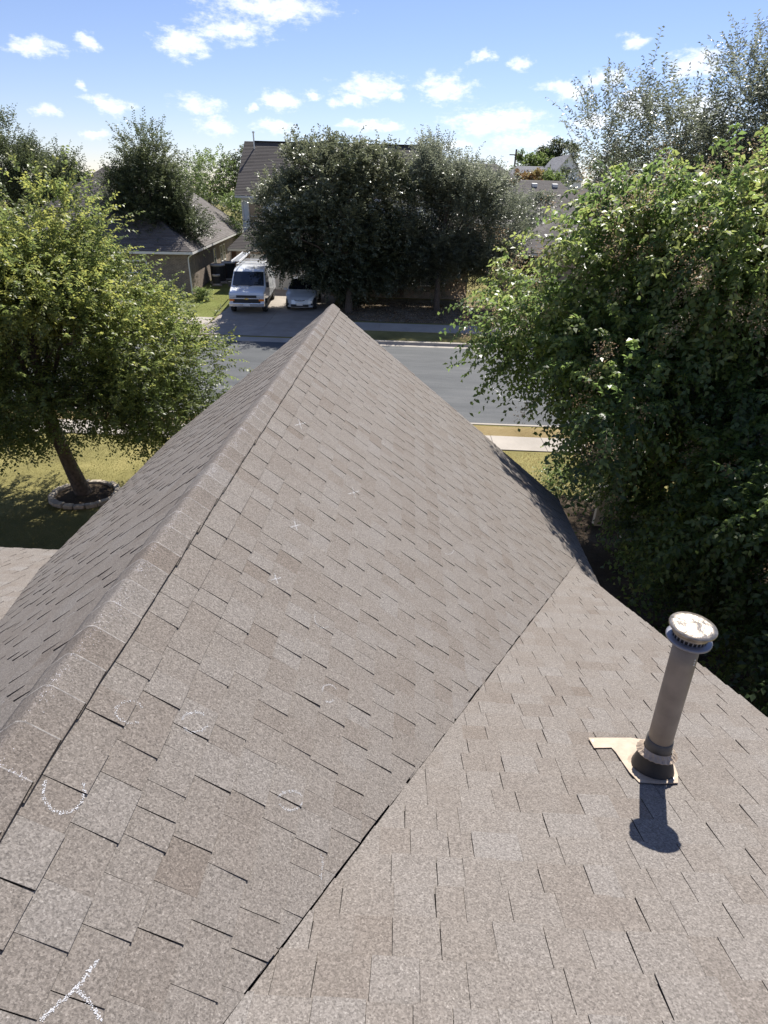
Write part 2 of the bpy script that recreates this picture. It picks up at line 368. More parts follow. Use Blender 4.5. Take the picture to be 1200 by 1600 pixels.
# road, slightly crowned
ROAD = [(17.66, -.13), (19, -.10), (23, -.03), (27, -.10), (28.4, -.13)]
V = [(x, y, z) for (y, z) in ROAD for x in (-300, 300)]
F = [(2*j, 2*j+1, 2*j+3, 2*j+2) for j in range(len(ROAD) - 1)]
road = tag(link('road', npmesh('road', V, F), M['asphalt']), kind='structure')
def rdz(y): 
    for (a, za), (b, zb) in zip(ROAD, ROAD[1:]):
        if y <= b: return za + (zb - za) * (y - a) / (b - a)
    return -.13
crk = MB(); rc = random.Random(3)
def crack(p0, d, n, w):
    p = list(p0); ang = math.atan2(d[1], d[0]); L_ = []
    for i in range(n):
        L_.append(tuple(p)); a = ang + rc.uniform(-.6, .6); p[0] += .16 * math.cos(a); p[1] += .16 * math.sin(a)
    for i in range(len(L_) - 1):
        (x0, y0), (x1, y1) = L_[i], L_[i + 1]; dx, dy = x1 - x0, y1 - y0; l = math.hypot(dx, dy); nx_, ny_ = -dy / l * w, dx / l * w
        crk.poly([(x0 - nx_, y0 - ny_, rdz(y0) + .004), (x1 - nx_, y1 - ny_, rdz(y1) + .004), (x1 + nx_, y1 + ny_, rdz(y1) + .004), (x0 + nx_, y0 + ny_, rdz(y0) + .004)])
crack((3.2, 23.2), (.15, -1), 18, .02); crack((3.4, 20.6), (.8, -.5), 9, .014); crack((-3, 24.5), (.2, 1), 12, .012); crack((-8, 20), (1, .3), 25, .012)
M['tar'] = plain('crack_filler', (.30, .30, .29), .7)
crk.build('crack_line', M['tar'], road)
def curb(name, prof, joints):
    b = MB(); b.prism([(-300, y, z) for (y, z) in prof], (600, 0, 0)); return tag(b.build(name, M['concrete']), kind='structure')
curb('kerb_near', [(17.34, -.2), (17.34, .012), (17.46, .012), (17.50, -.115), (17.80, -.122), (17.80, -.2)], 0)
DX0, DX1 = -11.3, -4.4      # driveway mouth
for nm, x0, x1 in (('kerb_far', -300, DX0), ('kerb_far_right', DX1, 300)):
    b = MB(); b.prism([(x0, y, z) for (y, z) in [(28.2, -.2), (28.2, -.122), (28.5, -.115), (28.55, .012), (28.8, .015), (28.8, -.2)]], (x1 - x0, 0, 0))
    tag(b.build(nm, M['concrete']), kind='structure')
b = MB(); b.prism([(DX0, y, z) for (y, z) in [(28.2, -.2), (28.2, -.122), (28.45, -.115), (28.8, -.03), (28.8, -.2)]], (DX1 - DX0, 0, 0))
tag(b.build('driveway_lip', M['concrete']), kind='structure')
sheet('verge_near', -120, 120, [16.36, 16.8, 17.2, 17.33], M['verge'], .006)
sheet('leaf_litter_bed', -4.3, 5.4, [32.4, 33, 35, 37, 38.6], M['litter'], .006)
sheet('lawn_far', -40, -10.6, [28.82, 30.6, 33, 36, 40.4, 47], M['lawn_green'], .006)
sheet('side_bed', 2.3, 7.0, [-6, 2, 8, 12.6], M['mulch'], .006)
# pavements made of slabs
def pavement(name, y0, y1, length, xa, xb, dz, skip=None):
    base = tag(sheet(name, xa if xa > -10 else -120, xb if xb < 0 else 120, [y0 + .02, y1 - .02], M['concrete'], dz - .02), kind='structure')
    x = xa; rs = random.Random(5)
    while x < xb - .1:
        if not (skip and skip[0] - .8 < x < skip[1]):
            s = MB(); z0, z1 = gz(y0) + dz, gz(y1) + dz; e = rs.uniform(-.003, .003); s.ti = rs.random()
            s.poly([(x+.006, y0, z0-.06), (x+length-.006, y0, z0-.06), (x+length-.006, y1, z1-.06), (x+.006, y1, z1-.06),
                    (x+.006, y0, z0+e), (x+length-.006, y0, z0-e), (x+length-.006, y1, z1-e), (x+.006, y1, z1+e)],
                   [(0,3,2,1),(4,5,6,7),(0,1,5,4),(1,2,6,5),(2,3,7,6),(3,0,4,7)])
            s.build('slab', M['concrete'], base, bevel=.006)
        x += length
pavement('pavement_near', 15.28, 16.34, 1.5, -19.9, 20, .03)
pavement('pavement_far', 30.85, 32.1, 1.5, -19.65, -10.7, .03)
pavement('pavement_far_right', 30.85, 32.1, 1.5, -4.55, 22, .03)
# driveway across the street: poured panels
dw = tag(sheet('driveway', -10.5, -4.6, [28.82, 30.8, 33, 36, 40.38], M['driveway'], .012), kind='structure')
ysd = [28.82, 30.84, 33, 35.6, 38, 40.36]; xsd = [(-11.2, -7.6, -4.5), (-10.6, -7.55, -4.6), (-10.45, -7.5, -4.7), (-10.5, -7.5, -4.7), (-10.7, -7.5, -4.7), (-10.8, -7.5, -4.7)]
for j in range(5):
    for i in range(2):
        a = [(xsd[j][i]+.008, ysd[j]+.008), (xsd[j][i+1]-.008, ysd[j]+.008), (xsd[j+1][i+1]-.008, ysd[j+1]-.008), (xsd[j+1][i]+.008, ysd[j+1]-.008)]
        zt = [(-.022 if p[1] < 28.9 else gz(p[1]) + .03) for p in a]
        s = MB(); s.poly([(p[0], p[1], z - .08) for p, z in zip(a, zt)] + [(p[0], p[1], z) for p, z in zip(a, zt)], [(0,3,2,1),(4,5,6,7),(0,1,5,4),(1,2,6,5),(2,3,7,6),(3,0,4,7)])
        s.build('slab', M['driveway'], dw)

# ------------------------------------------------------------------ the roof in the foreground
T1, T2, XR, ZR, YG, XE, XE2, Z0 = .80036, .38559, -.98395, 5.04236, 7.6949, 2.3332, 1.98081, 4.7794
XL, YEM = -3.36, 5.12
EXPO = .1287
C1, S1 = 1 / math.hypot(1, T1), T1 / math.hypot(1, T1)
C2, S2 = 1 / math.hypot(1, T2), T2 / math.hypot(1, T2)
house = thing('house', 'tan grey shingled house with front gable in the foreground', 'house')
# deck under the shingles
dk = MB()
def deckpoly(pts, n):
    n = Vector(n); a = [Vector(p) - n * .012 for p in pts]
    dk.prism([tuple(p) for p in a], tuple(-n * .10))
YV0 = (Z0 - ZR) / T2                                   # where the ridge meets the main plane
YVR = (Z0 - (ZR - T1 * (XE2 - XR))) / T2
YVL = (Z0 - (ZR + T1 * (XL - XR))) / T2
zE = ZR - T1 * (XE - XR); zL = ZR + T1 * (XL - XR)
n1 = (S1, 0, C1); nL = (-S1, 0, C1); n2 = (0, S2, C2)
deckpoly([(XR, YV0, ZR), (XE2, YVR, ZR - T1 * (XE2 - XR)), (XE2 + .012, YVR - .7, ZR - T1 * (XE2 + .012 - XR)), (XE, YVR - .7, zE), (XE, YG - .01, zE), (XR, YG - .01, ZR)], n1)
deckpoly([(XR, YV0, ZR), (XR, YG - .01, ZR), (XL, YG - .01, zL), (XL, YVL, zL)], nL)
YTOP = -3.2
deckpoly([(-12, YTOP, Z0 - T2 * YTOP), (XE2 - .01, YTOP, Z0 - T2 * YTOP), (XE2 - .01, YVR, Z0 - T2 * YVR), (XR, YV0, ZR), (-3.15, YVL - .1, Z0 - T2 * (YVL - .1)), (-3.15, YEM - .01, Z0 - T2 * (YEM - .01)), (-12, YEM - .01, Z0 - T2 * (YEM - .01))], n2)
zt = Z0 - T2 * YTOP
deckpoly([(-12, YTOP, zt), (-12, -11, zt - T2 * (11 + YTOP)), (XE2 - .01, -11, zt - T2 * (11 + YTOP)), (XE2 - .01, YTOP, zt)], (0, -S2, C2))
roof = dk.build('roof', M['felt'], house)

# tabs: polygons in (u, v) on a plane, clipped, then given thickness
def clip(poly, a, b, c):            # keep a*u + b*v + c >= 0
    out = []
    for i in range(len(poly)):
        p, q = poly[i], poly[(i + 1) % len(poly)]
        fp, fq = a * p[0] + b * p[1] + c, a * q[0] + b * q[1] + c
        if fp >= 0: out.append(p)
        if (fp >= 0) != (fq >= 0):
            t = fp / (fp - fq); out.append((p[0] + t * (q[0] - p[0]), p[1] + t * (q[1] - p[1])))
    return out
TABS = []        # (plane, poly uv, vtop, vbutt, hbutt, tint)
PLANES = {'R': (np.array([XR, 0, ZR]), np.array([0, 1., 0]), np.array([C1, 0, -S1]), np.array([S1, 0, C1])),
          'L': (np.array([XR, 0, ZR]), np.array([0, 1., 0]), np.array([-C1, 0, -S1]), np.array([-S1, 0, C1])),
          'M': (np.array([0, YTOP, Z0 - T2 * YTOP]), np.array([1., 0, 0]), np.array([0, C2, -S2]), np.array([0, S2, C2]))}
def course_field(plane, u0, u1, v0, v1, clips, seed, phase=0.0, wide=1.0):
    rg = random.Random(seed); k = 0; v = v0 + phase - EXPO
    while v < v1:
        vb = min(v + EXPO + rg.uniform(-.0015, .0015), v1 + .012)
        u = u0 - rg.uniform(0, .3); high = rg.random() < .5; run = rg.uniform(.35, .65)
        drift = rg.uniform(-.12, .12)
        while u < u1:
            w = rg.choice((.08, .095, .105, .115, .13, .15)) * rg.uniform(.92, 1.08) * (1.06 if high else .9) * wide
            h = rg.uniform(.0062, .0088) if high else rg.uniform(.0034, .0046)
            du = rg.uniform(-.003, .003)
            b1 = vb + (0 if high else -.002) + rg.uniform(-.0018, .0018)
            poly = [(u + .0008, vb - EXPO - .028), (u + w - .0008, vb - EXPO - .028), (u + w - .0008 + du, b1), (u + .0008 + du, b1)]
            jit = rg.uniform(-.0035, .0028)
            for (a, b_, c, jw) in clips:
                poly = clip(poly, a, b_, c + jit * jw)
                if len(poly) < 3: break
            if len(poly) >= 3:
                t = .5 + drift * .7 + (rg.gauss(0, .115)) + (.03 if high else -.05)
                t += rg.choice((0, 0, 0, 0, .08, -.08))
                TABS.append((plane, poly, vb - EXPO - .028, vb, h, min(max(t, 0), 1)))
            u += w; high = not high if rg.random() < .93 else high
        v += EXPO; k += 1
vmaxR = (XE - XR) / C1; vmaxL = (XR - XL) / C1
# right slope: keep above main plane, less a groove: ZR - v*S1 - (Z0 - T2*u) - g > 0
GR = .0045
course_field('R', YV0 - .2, YG, .02, vmaxR, [(0, 1, -.030, 0), (T2, -S1, ZR - Z0 - GR, 1.0), (-1, 0, YG + .012, .9)], 11, .090)
vX = (XE2 + .012 - XR) / C1
course_field('R', YVR - .7, YVR + 1.0, .02, vmaxR, [(0, 1, -vX, 0), (-T2, S1, Z0 - ZR + GR, 0), (1, 0, .7 - YVR, 0)], 11, .090)
course_field('L', YV0 - .2, YG, .02, vmaxL, [(0, 1, -.030, 0), (T2, -S1, ZR - Z0 - GR, 1.0), (-1, 0, YG + .012, .9)], 12, .090)
# main plane: y = YTOP + v*C2, z = Z0 - T2*y ; above right slope:  z - (ZR - T1*(x-XR)) > 0
cM = Z0 - T2 * YTOP - ZR
vmaxM = (YEM - YTOP) / C2; vmaxMR = (YVR - YTOP) / C2 + .05
course_field('M', XR, XE2, .02, vmaxMR, [(T1, -S2, cM - T1 * XR - .002, .3), (-1, 0, XE2 + .01, .9), (1, 0, -XR, 0)], 13, 0, 1.12)
course_field('M', -3.15, XR, .02, (YVL - YTOP) / C2 + .05, [(-T1, -S2, cM + T1 * XR - .002, .3), (-1, 0, XR, 0), (1, 0, 3.15, 0)], 14)
course_field('M', -12, -3.15, .02, vmaxM, [(-1, 0, -3.15, 0)], 14)

def tab_geom(t):
    plane, poly, vt, vb, h, tint = t; O, U_, V_, N_ = PLANES[plane]; n = len(poly)
    top = [O + U_ * u + V_ * v + N_ * (.0006 + h * max(0, (v - vt) / (vb - vt))) for (u, v) in poly]
    bot = [O + U_ * u + V_ * v - N_ * .007 for (u, v) in poly]
    return top, bot
def proj_area(pts):
    q = []
    for p in pts:
        s, k = pix(p)
        if k < .15: return 0
        q.append(s)
    cx = sum(a[0] for a in q) / len(q); cy = sum(a[1] for a in q) / len(q)
    if not (-40 < cx < 1240 and -40 < cy < 1640): return 0
    return abs(sum(q[i][0] * q[(i+1) % len(q)][1] - q[(i+1) % len(q)][0] * q[i][1] for i in range(len(q)))) / 2
geo = [tab_geom(t) for t in TABS]
area = [proj_area(g[0]) for g in geo]
order = sorted(range(len(TABS)), key=lambda i: -area[i])
single = set(order[:300])
def tab_faces(mb, g, tint):
    top, bot = g; n = len(top); mb.ti = tint
    b = len(mb.v); mb.v += [tuple(p) for p in top] + [tuple(p) for p in bot]
    mb.f.append(list(range(b, b + n))); mb.m.append(0); mb.t.append(tint)
    for i in range(n):
        mb.f.append([b + i, b + (i+1) % n, b + n + (i+1) % n, b + n + i]); mb.m.append(1); mb.t.append(tint)
rest = MB()
for i, t in enumerate(TABS):
    if i in single:
        c = sum(geo[i][0]) / len(geo[i][0]); s = MB()
        tab_faces(s, ([p - c for p in geo[i][0]], [p - c for p in geo[i][1]]), t[5])
        s.build('shingle', [M['shingle'], M['edge']], roof, loc=tuple(c))
    else: tab_faces(rest, geo[i], t[5])
tag(rest.build('shingle_field', [M['shingle'], M['edge']], roof), kind='stuff')

def surf(plane, u, v):
    best = 0
    for t in TABS_BY[plane].get(int((v + 5) / EXPO), []):
        us = [p[0] for p in t[1]]
        if min(us) <= u <= max(us) and t[2] <= v <= t[3]: best = max(best, t[4] * (v - t[2]) / (t[3] - t[2]))
    return best
TABS_BY = {'R': {}, 'L': {}, 'M': {}}
for t in TABS:
    for k in range(int((t[2] + 5) / EXPO), int((t[3] + 5) / EXPO) + 1): TABS_BY[t[0]].setdefault(k, []).append(t)

# ridge caps: bent pieces, each butt end raised towards the street
rg = random.Random(21)
def ridge_point(s, w, h):            # s signed distance across (metres on slope), w along
    r = .028; a = abs(s); sg = 1 if s >= 0 else -1
    drop = S1 * (a * a / (2 * r) + r / 2) if a < r else S1 * a
    return np.array([XR + sg * a * (C1 if a > r else (1 - (1 - C1) * a / r)), w, ZR + .0115 - drop * (C1 if a < 0 else 1) * 1.0 + h])
y = YV0 - .1; ks = 0
while y < YG - .05:
    ln = EXPO + .05; wd = .121 + rg.uniform(-.002, .002); sk = rg.uniform(-.004, .004); sec = [-1, -.75, -.5, -.28, -.12, 0, .12, .28, .5, .75, 1]
    y1 = min(y + EXPO, YG + .012); y0 = y1 - ln; tint = min(max(.36 + rg.gauss(0, .16), 0), 1)
    V = []; F = []; mi = []
    c = np.array([XR, y1 - EXPO / 2, ZR])
    for (yy, hh, kk) in ((y0, .001, -1), (y1 - .0032, .0085, 1), (y1, .0095, 1)):
        for q in sec: V.append(ridge_point(q * wd + sk * kk, yy, hh + rg.uniform(-.0004, .0004)) - c)
    for (yy, hh) in ((y0, -.003), (y1, .003)):
        for q in sec: V.append(ridge_point(q * wd + (sk if yy == y1 else -sk), yy, hh) - c)
    n = len(sec)
    for i in range(n - 1): F.append((i, i + 1, n + i + 1, n + i)); mi.append(0)
    for i in range(n - 1): F.append((n + i, n + i + 1, 2*n + i + 1, 2*n + i)); mi.append(2)
    for i in range(n - 1): F.append((2*n + i, 2*n + i + 1, 4*n + i + 1, 4*n + i)); mi.append(1)
    for a in (0, n - 1): F.append((a, n + a, 4*n + a, 3*n + a)); mi.append(1)
    o = link('ridge_cap', npmesh('ridge_cap', V, F, tint=[tint] * len(F), midx=mi), [M['shingle'], M['edge'], M['worn']], roof, loc=tuple(c))
    y += EXPO

# chalk marks left on the shingles by an inspector
M['chalk'] = plain('chalk', (.54, .54, .56), .95)
M['scuff'] = plain('pale_scuff', (.56, .55, .60), .95)
def to_plane(plane, x, y):
    O, U_, V_, N_ = PLANES[plane]; d = ray(x, y); k = ((O - CAM) @ N_) / (d @ N_); p = CAM + d * k - O
    return p @ U_, p @ V_
rch = random.Random(31)
def chalk(plane, strokes, dens=1.0, spread=.0042, size=(.0006, .0016)):
    O, U_, V_, N_ = PLANES[plane]; mb = MB()
    for st in strokes:
        uv = [to_plane(plane, *p) for p in st]
        for (a, b) in zip(uv, uv[1:]):
            l = math.hypot(b[0] - a[0], b[1] - a[1])
            for i in range(int(l * 1700 * dens) + 1):
                t = rch.random(); u = a[0] + (b[0] - a[0]) * t + rch.gauss(0, spread * .55); v = a[1] + (b[1] - a[1]) * t + rch.gauss(0, spread * .55)
                h = surf(plane, u, v) + .0018; s = rch.uniform(*size); th = rch.uniform(0, 6.28)
                pts = [O + U_ * (u + s * rch.uniform(.6, 1.2) * math.cos(th + q)) + V_ * (v + s * rch.uniform(.6, 1.2) * math.sin(th + q)) + N_ * h for q in (0, 1.5, 3.1, 4.6)]
                mb.poly(pts)
    o = mb.build('chalk_mark', M['chalk'], roof); return o
def arc(cx, cy, rx, ry, a0, a1, n=10): return [(cx + rx * math.cos(math.radians(a0 + (a1 - a0) * i / n)), cy + ry * math.sin(math.radians(a0 + (a1 - a0) * i / n))) for i in range(n + 1)]
def cross(x, y, r): return [[(x - r, y + r * .3), (x + r, y - r * .2)], [(x - r * .25, y - r), (x + r * .3, y + r)]]
for st, dn in (([arc(98, 1238, 32, 34, -20, 215)], .75), ([arc(202, 1114, 24, 17, 60, 330)], .4), ([arc(303, 1130, 20, 15, 20, 150), arc(303, 1128, 20, 14, 190, 320)], .6),
               ([arc(513, 1085, 11, 13, 50, 120), arc(513, 1084, 12, 14, 190, 330)], .6), ([arc(453, 1252, 17, 15, 10, 160), arc(452, 1252, 19, 15, 200, 330)], .6),
               ([[(500, 1332), (503, 1350), (499, 1376)]], .35), ([[(152, 1500), (118, 1545), (62, 1594)], [(116, 1543), (140, 1570), (156, 1598)]], 1.2),
               (cross(468, 663, 8), .8), (cross(552, 770, 8), .8), (cross(461, 822, 8), .8), (cross(430, 905, 8), .8), (cross(420, 636, 7), .6),
               ([arc(505, 966, 14, 16, 60, 200)], .4), ([arc(700, 853, 10, 14, 30, 140)], .4)):
    if len(st) == 2 and st[0][0] != st[1][0] and len(st[0]) > 4:
        for q in st: chalk('R', [q], dn)
    else: chalk('R', st, dn)
for st in ([[(96, 975), (112, 962), (124, 953)]], [[(52, 975), (66, 966)]], [[(18, 1068), (30, 1052)]], [[(2, 1104), (10, 1096)]]):
    chalk('L', st, .4)
mb = MB()
yy = .3
while yy < YG:                        # worn pale scuffs along the crest
    if rch.random() < .8:
        amp = rch.uniform(.2, 1.5); base = rch.gauss(.012, .012); wy = rch.uniform(.015, .07)
        for i in range(int(amp * 110)):
            s = base + rch.gauss(0, .017); w = yy + rch.gauss(0, wy); k_ = ((w - YV0 + .1) / EXPO) % 1
            p = ridge_point(s, w, .0095); sz = rch.uniform(.0005, .0015); th = rch.uniform(0, 6.28)
            tx = np.array([C1 if s >= 0 else C1, 0, -(S1 if s >= 0 else -S1)]) * (1 if abs(s) > .02 else 1)
            mb.poly([p + (tx * math.cos(th + q) + np.array([0, 1, 0]) * math.sin(th + q)) * sz * rch.uniform(.5, 1.2) for q in (0, 1.5, 3.1, 4.6)])
    yy += rch.uniform(.05, .16)
for i in range(16):                   # thin pale lines across single caps
    w = YV0 - .1 + EXPO * rch.randint(6, 60); s0 = rch.uniform(0, .04); s1_ = s0 + rch.uniform(.03, .08)
    for j in range(int((s1_ - s0) * 420)):
        s = rch.uniform(s0, s1_); p = ridge_point(s, w + rch.gauss(0, .0035), .0095); sz = rch.uniform(.0006, .0016); th = rch.uniform(0, 6.28)
        tx = np.array([C1, 0, -S1])
        mb.poly([p + (tx * math.cos(th + q) + np.array([0, 1, 0]) * math.sin(th + q)) * sz for q in (0, 1.5, 3.1, 4.6)])
tag(mb.build('ridge_scuffs', M['scuff'], roof), kind='stuff')

# fascia, drip edges, gutters and walls of the house
fb = MB()
fb.box(XE - .012, XE + .02, YVR - .7, YG, zE - .17, zE - .016); fb.build('fascia', M['cream'], house)
fb = MB(); fb.box(XL - .02, XL + .012, YVL, YG, zL - .17, zL - .016); fb.build('fascia', M['cream'], house)
zM = Z0 - T2 * YEM
fb = MB(); fb.box(-12, -3.16, YEM - .012, YEM + .02, zM - .17, zM - .016); fb.build('fascia', M['cream'], house)
for sg, xe_, ze_ in ((1, XE, zE), (-1, XL, zL)):
    fb = MB(); fb.prism([(XR, YG - .01, ZR - .022), (xe_, YG - .01, ze_ - .022), (xe_, YG - .01, ze_ - .19), (XR, YG - .01, ZR - .19)], (0, .028, 0)); fb.build('barge_board', M['cream'], house)
fb = MB(); a = (XE2 - .012, YTOP, Z0 - T2 * YTOP); b_ = (XE2 - .012, YVR - .03, Z0 - T2 * (YVR - .03))
fb.prism([(a[0], a[1], a[2] - .024), (b_[0], b_[1], b_[2] - .024), (b_[0], b_[1], b_[2] - .19), (a[0], a[1], a[2] - .19)], (.028, 0, 0)); fb.build('barge_board', M['cream'], house)
wl = MB()
x0, x1, y1 = XL + .3, XE - .4, YG - .35
wl.prism([(x0, y1, 0), (x1, y1, 0), (x1, y1, ZR - T1 * (x1 - XR) - .16), (XR, y1, ZR - .16), (x0, y1, ZR + T1 * (x0 - XR) - .16)], (0, -5.5, 0))
wl.build('wall', M['brick'], house)
wl = MB(); xw = XE2 - .35; ya, yb = -10.6, 2.2
wl.prism([(xw, ya, 0), (xw, yb, 0), (xw, yb, Z0 - T2 * yb - .16), (xw, YTOP, zt - .16), (xw, ya, zt - T2 * (-YTOP - ya) - .16)], (-13.2, 0, 0)); wl.build('wall', M['brick'], house)
wl = MB(); wl.box(-11.6, x0 - .01, 2.2, YEM - .4, 0, zM - .1); wl.build('wall', M['brick'], house)

# ------------------------------------------------------------------ vent pipe through the main roof
def on_main(x, y):
    O, U_, V_, N_ = PLANES['M']; d = ray(x, y); k = ((O - CAM) @ N_) / (d @ N_); return CAM + d * k
vb_ = on_main(1018, 1203)
vp = thing('vent_pipe', 'tan metal vent pipe with round rain cap standing on the near roof', 'vent pipe', tuple(vb_))
M['pipe'] = plain('pipe_paint', (.27, .222, .175), .5, spec=.4, var=.2, scale=9, bump=.1, bscale=14)
M['flash'] = plain('flashing_paint', (.44, .35, .265), .55, var=.16, scale=18, bump=.2)
M['rubber'] = plain('old_sealed_collar', (.04, .036, .033), .6, var=.3, scale=20)
M['capmetal'] = plain('cap_metal', (.30, .262, .22), .36, metal=.8, var=.4, scale=30, bump=.6, bscale=13)
M['capdark'] = plain('cap_band', (.22, .22, .25), .4, metal=.5)
M['sleeve'] = plain('pipe_sleeve', (.10, .095, .09), .5, metal=.3, var=.2, scale=20)
lean = np.array([-.030, .055, 1.0]); PH = .785; PR = .0485
ax = lambda s: tuple(lean * s)
b = MB(); b.tube([ax(.02), ax(.3), ax(.6), ax(PH - .075)], PR, 32); b.build('pipe', M['pipe'], vp, smooth=True)
b = MB(); b.tube([ax(.09), ax(.190), ax(.193)], [PR + .007, PR + .004, PR + .0005], 32); b.build('sleeve', M['sleeve'], vp, smooth=True)
for i in range(3):
    q = np.array(ax(PH - .135 - .012 * i)) + np.array([.020, -PR * .92, 0]); b = MB()
    b.lathe([(0, .003), (.003, .002), (.004, -.001)], 8, (0, 0, 0)); o = b.build('rivet', M['galv'], vp, loc=tuple(q)); o.rotation_euler = (math.radians(90), 0, 0)
def mp(u, v, h): return np.array([1., 0, 0]) * u + np.array([0, C2, -S2]) * v + np.array([0, S2, C2]) * h
n = 28
def coneband(b, r0, c0, r1, c1, n=28):
    base = len(b.v)
    for k in range(n): b.v.append(tuple(mp(r0 * math.cos(2*math.pi*k/n), r0 * 1.15 * math.sin(2*math.pi*k/n) + c0[0], c0[1])))
    for k in range(n): b.v.append((c1[0] + r1 * math.cos(2*math.pi*k/n), c1[1] + r1 * math.sin(2*math.pi*k/n), c1[2]))
    for k in range(n): b.f.append([base + k, base + (k+1) % n, base + n + (k+1) % n, base + n + k]); b.m.append(0); b.t.append(.5)
b = MB(); coneband(b, .086, (0, .016), PR + .012, ax(.118)); b.build('base_cone', M['rubber'], vp, smooth=True)
b = MB(); coneband(b, .100, (0, .013), .086, ax(.012)); b.build('cone_foot', M['flash'], vp, smooth=True)
FP = [(919, 1157), (985, 1157), (1030, 1164), (1047, 1185), (1054, 1202), (1059, 1216), (1059, 1228), (1030, 1229), (998, 1227), (983, 1211), (972, 1195), (962, 1180), (955, 1172.5), (928, 1173)]
fp = []
for (x, y) in FP: fp.append(tuple(on_main(x, y) - vb_ + np.array([0, S2, C2]) * .0115))
b = MB(); b.prism(fp, tuple(mp(0, 0, .003))); b.build('flashing', M['flash'], vp)
for x, y in ((926, 1162), (1052, 1222)):
    b = MB(); b.lathe([(0, .003), (.004, .0025), (.006, 0)], 10); o = b.build('nail_head', M['galv'], vp, loc=tuple(on_main(x, y) - vb_ + np.array([0, S2, C2]) * .0150))
# storm collar: a cream flared ring with folded teeth, slipped down the pipe
b = MB(); nn = 44; cc = np.array(ax(.108)); base = len(b.v)
for (r, z) in ((PR + .009, .030), (.070, .014), (.0815, .004), (.0805, .0005), (PR + .011, .026)):
    for k in range(nn):
        t = 2 * math.pi * k / nn; big = r > .06
        rr_ = r * (1 + (.014 if k % 2 else -.014) * big); zz = z + (.0028 if k % 2 else -.0028) * big - S2 * r * math.sin(t) * .75
        b.v.append((cc[0] + rr_ * math.cos(t), cc[1] + rr_ * math.sin(t), cc[2] + zz))
for i in range(4):
    for k in range(nn): b.f.append([base + i*nn + k, base + i*nn + (k+1) % nn, base + (i+1)*nn + (k+1) % nn, base + (i+1)*nn + k]); b.m.append(0); b.t.append(.5)
b.build('storm_collar', M['flash'], vp)
# cap: lower skirt, louvred band, dished lid
top = np.array(ax(PH - .075))
b = MB(); b.lathe([(PR + .001, -.008), (.074, -.004), (.082, .002), (.083, .009), (.079, .013), (PR, .015)], 40); b.build('cap_skirt', M['capdark'], vp, loc=tuple(top), smooth=True)
b = MB(); b.lathe([(PR + .012, .012), (PR + .012, .052)], 40); b.build('cap_band', M['felt'], vp, loc=tuple(top))
for k in range(26):
    t = 2 * math.pi * k / 26; b = MB(); b.box(-.0022, .0022, -.0012, .0024, .012, .052); o = b.build('louvre', M['capdark'], vp, loc=tuple(top + np.array([(PR + .0135) * math.sin(t), -(PR + .0135) * math.cos(t), 0]))); o.rotation_euler = (0, 0, t)
b = MB(); b.lathe([(PR + .012, .033), (.066, .033), (PR + .0165, .034), (PR + .0165, .054), (.078, .054), (.0845, .060), (.0855, .065), (.083, .069), (.070, .071), (.062, .0735), (.055, .072), (.040, .0745), (.032, .073), (.018, .076), (0, .077)], 40); b.build('cap_lid', M['capmetal'], vp, loc=tuple(top), smooth=True)

# ------------------------------------------------------------------ trees
def unit(a): return a / np.maximum(np.linalg.norm(a, axis=-1, keepdims=True), 1e-9)
def leaf_quads(p, d, nrm, L, W, fold=.25):
    """diamond leaves: base p, direction d, normal nrm; L, W arrays"""
    s = unit(np.cross(d, nrm)); L = L[:, None]; W = W[:, None]
    mid = p + d * L * .45
    a = p; b = mid + s * W * .5 + nrm * W * fold; c = p + d * L - nrm * L * .12; e = mid - s * W * .5 + nrm * W * fold
    V = np.stack([a, b, c, e], 1).reshape(-1, 3)
    F = np.arange(len(V)).reshape(-1, 4)
    return V, F
def lump(p, ph, k):
    return np.sin(p[:, 0] * k + ph) * np.sin(p[:, 1] * k * 1.1 + ph * 1.7) + np.sin(p[:, 2] * k * 1.25 + ph * 2.3 + p[:, 0] * k * .4) * .8
def crown_points(rs, blobs, n, shell, void=.35, k=2.2):
    P, D = crown_points0(rs, blobs, int(n * 2.2), shell); ok = np.where(lump(P, rs.uniform(0, 6), k) > -void)[0][:n]
    if len(ok) < n: ok = np.concatenate([ok, np.arange(n - len(ok))])
    return P[ok], D[ok]
def crown_points0(rs, blobs, n, shell):
    w = np.array([b[2] if len(b) > 2 else b[1][0] * b[1][1] for b in blobs], float); w /= w.sum()
    idx = rs.choice(len(blobs), n, p=w)
    C = np.array([b[0] for b in blobs], float)[idx]; R = np.array([b[1] for b in blobs], float)[idx]
    d = unit(rs.normal(size=(n, 3))); r = shell + (1 - shell) * rs.random((n, 1)) ** .6
    r = np.where(rs.random((n, 1)) < .2, rs.random((n, 1)) ** .5 * shell, r)
    return C + d * R * r, d
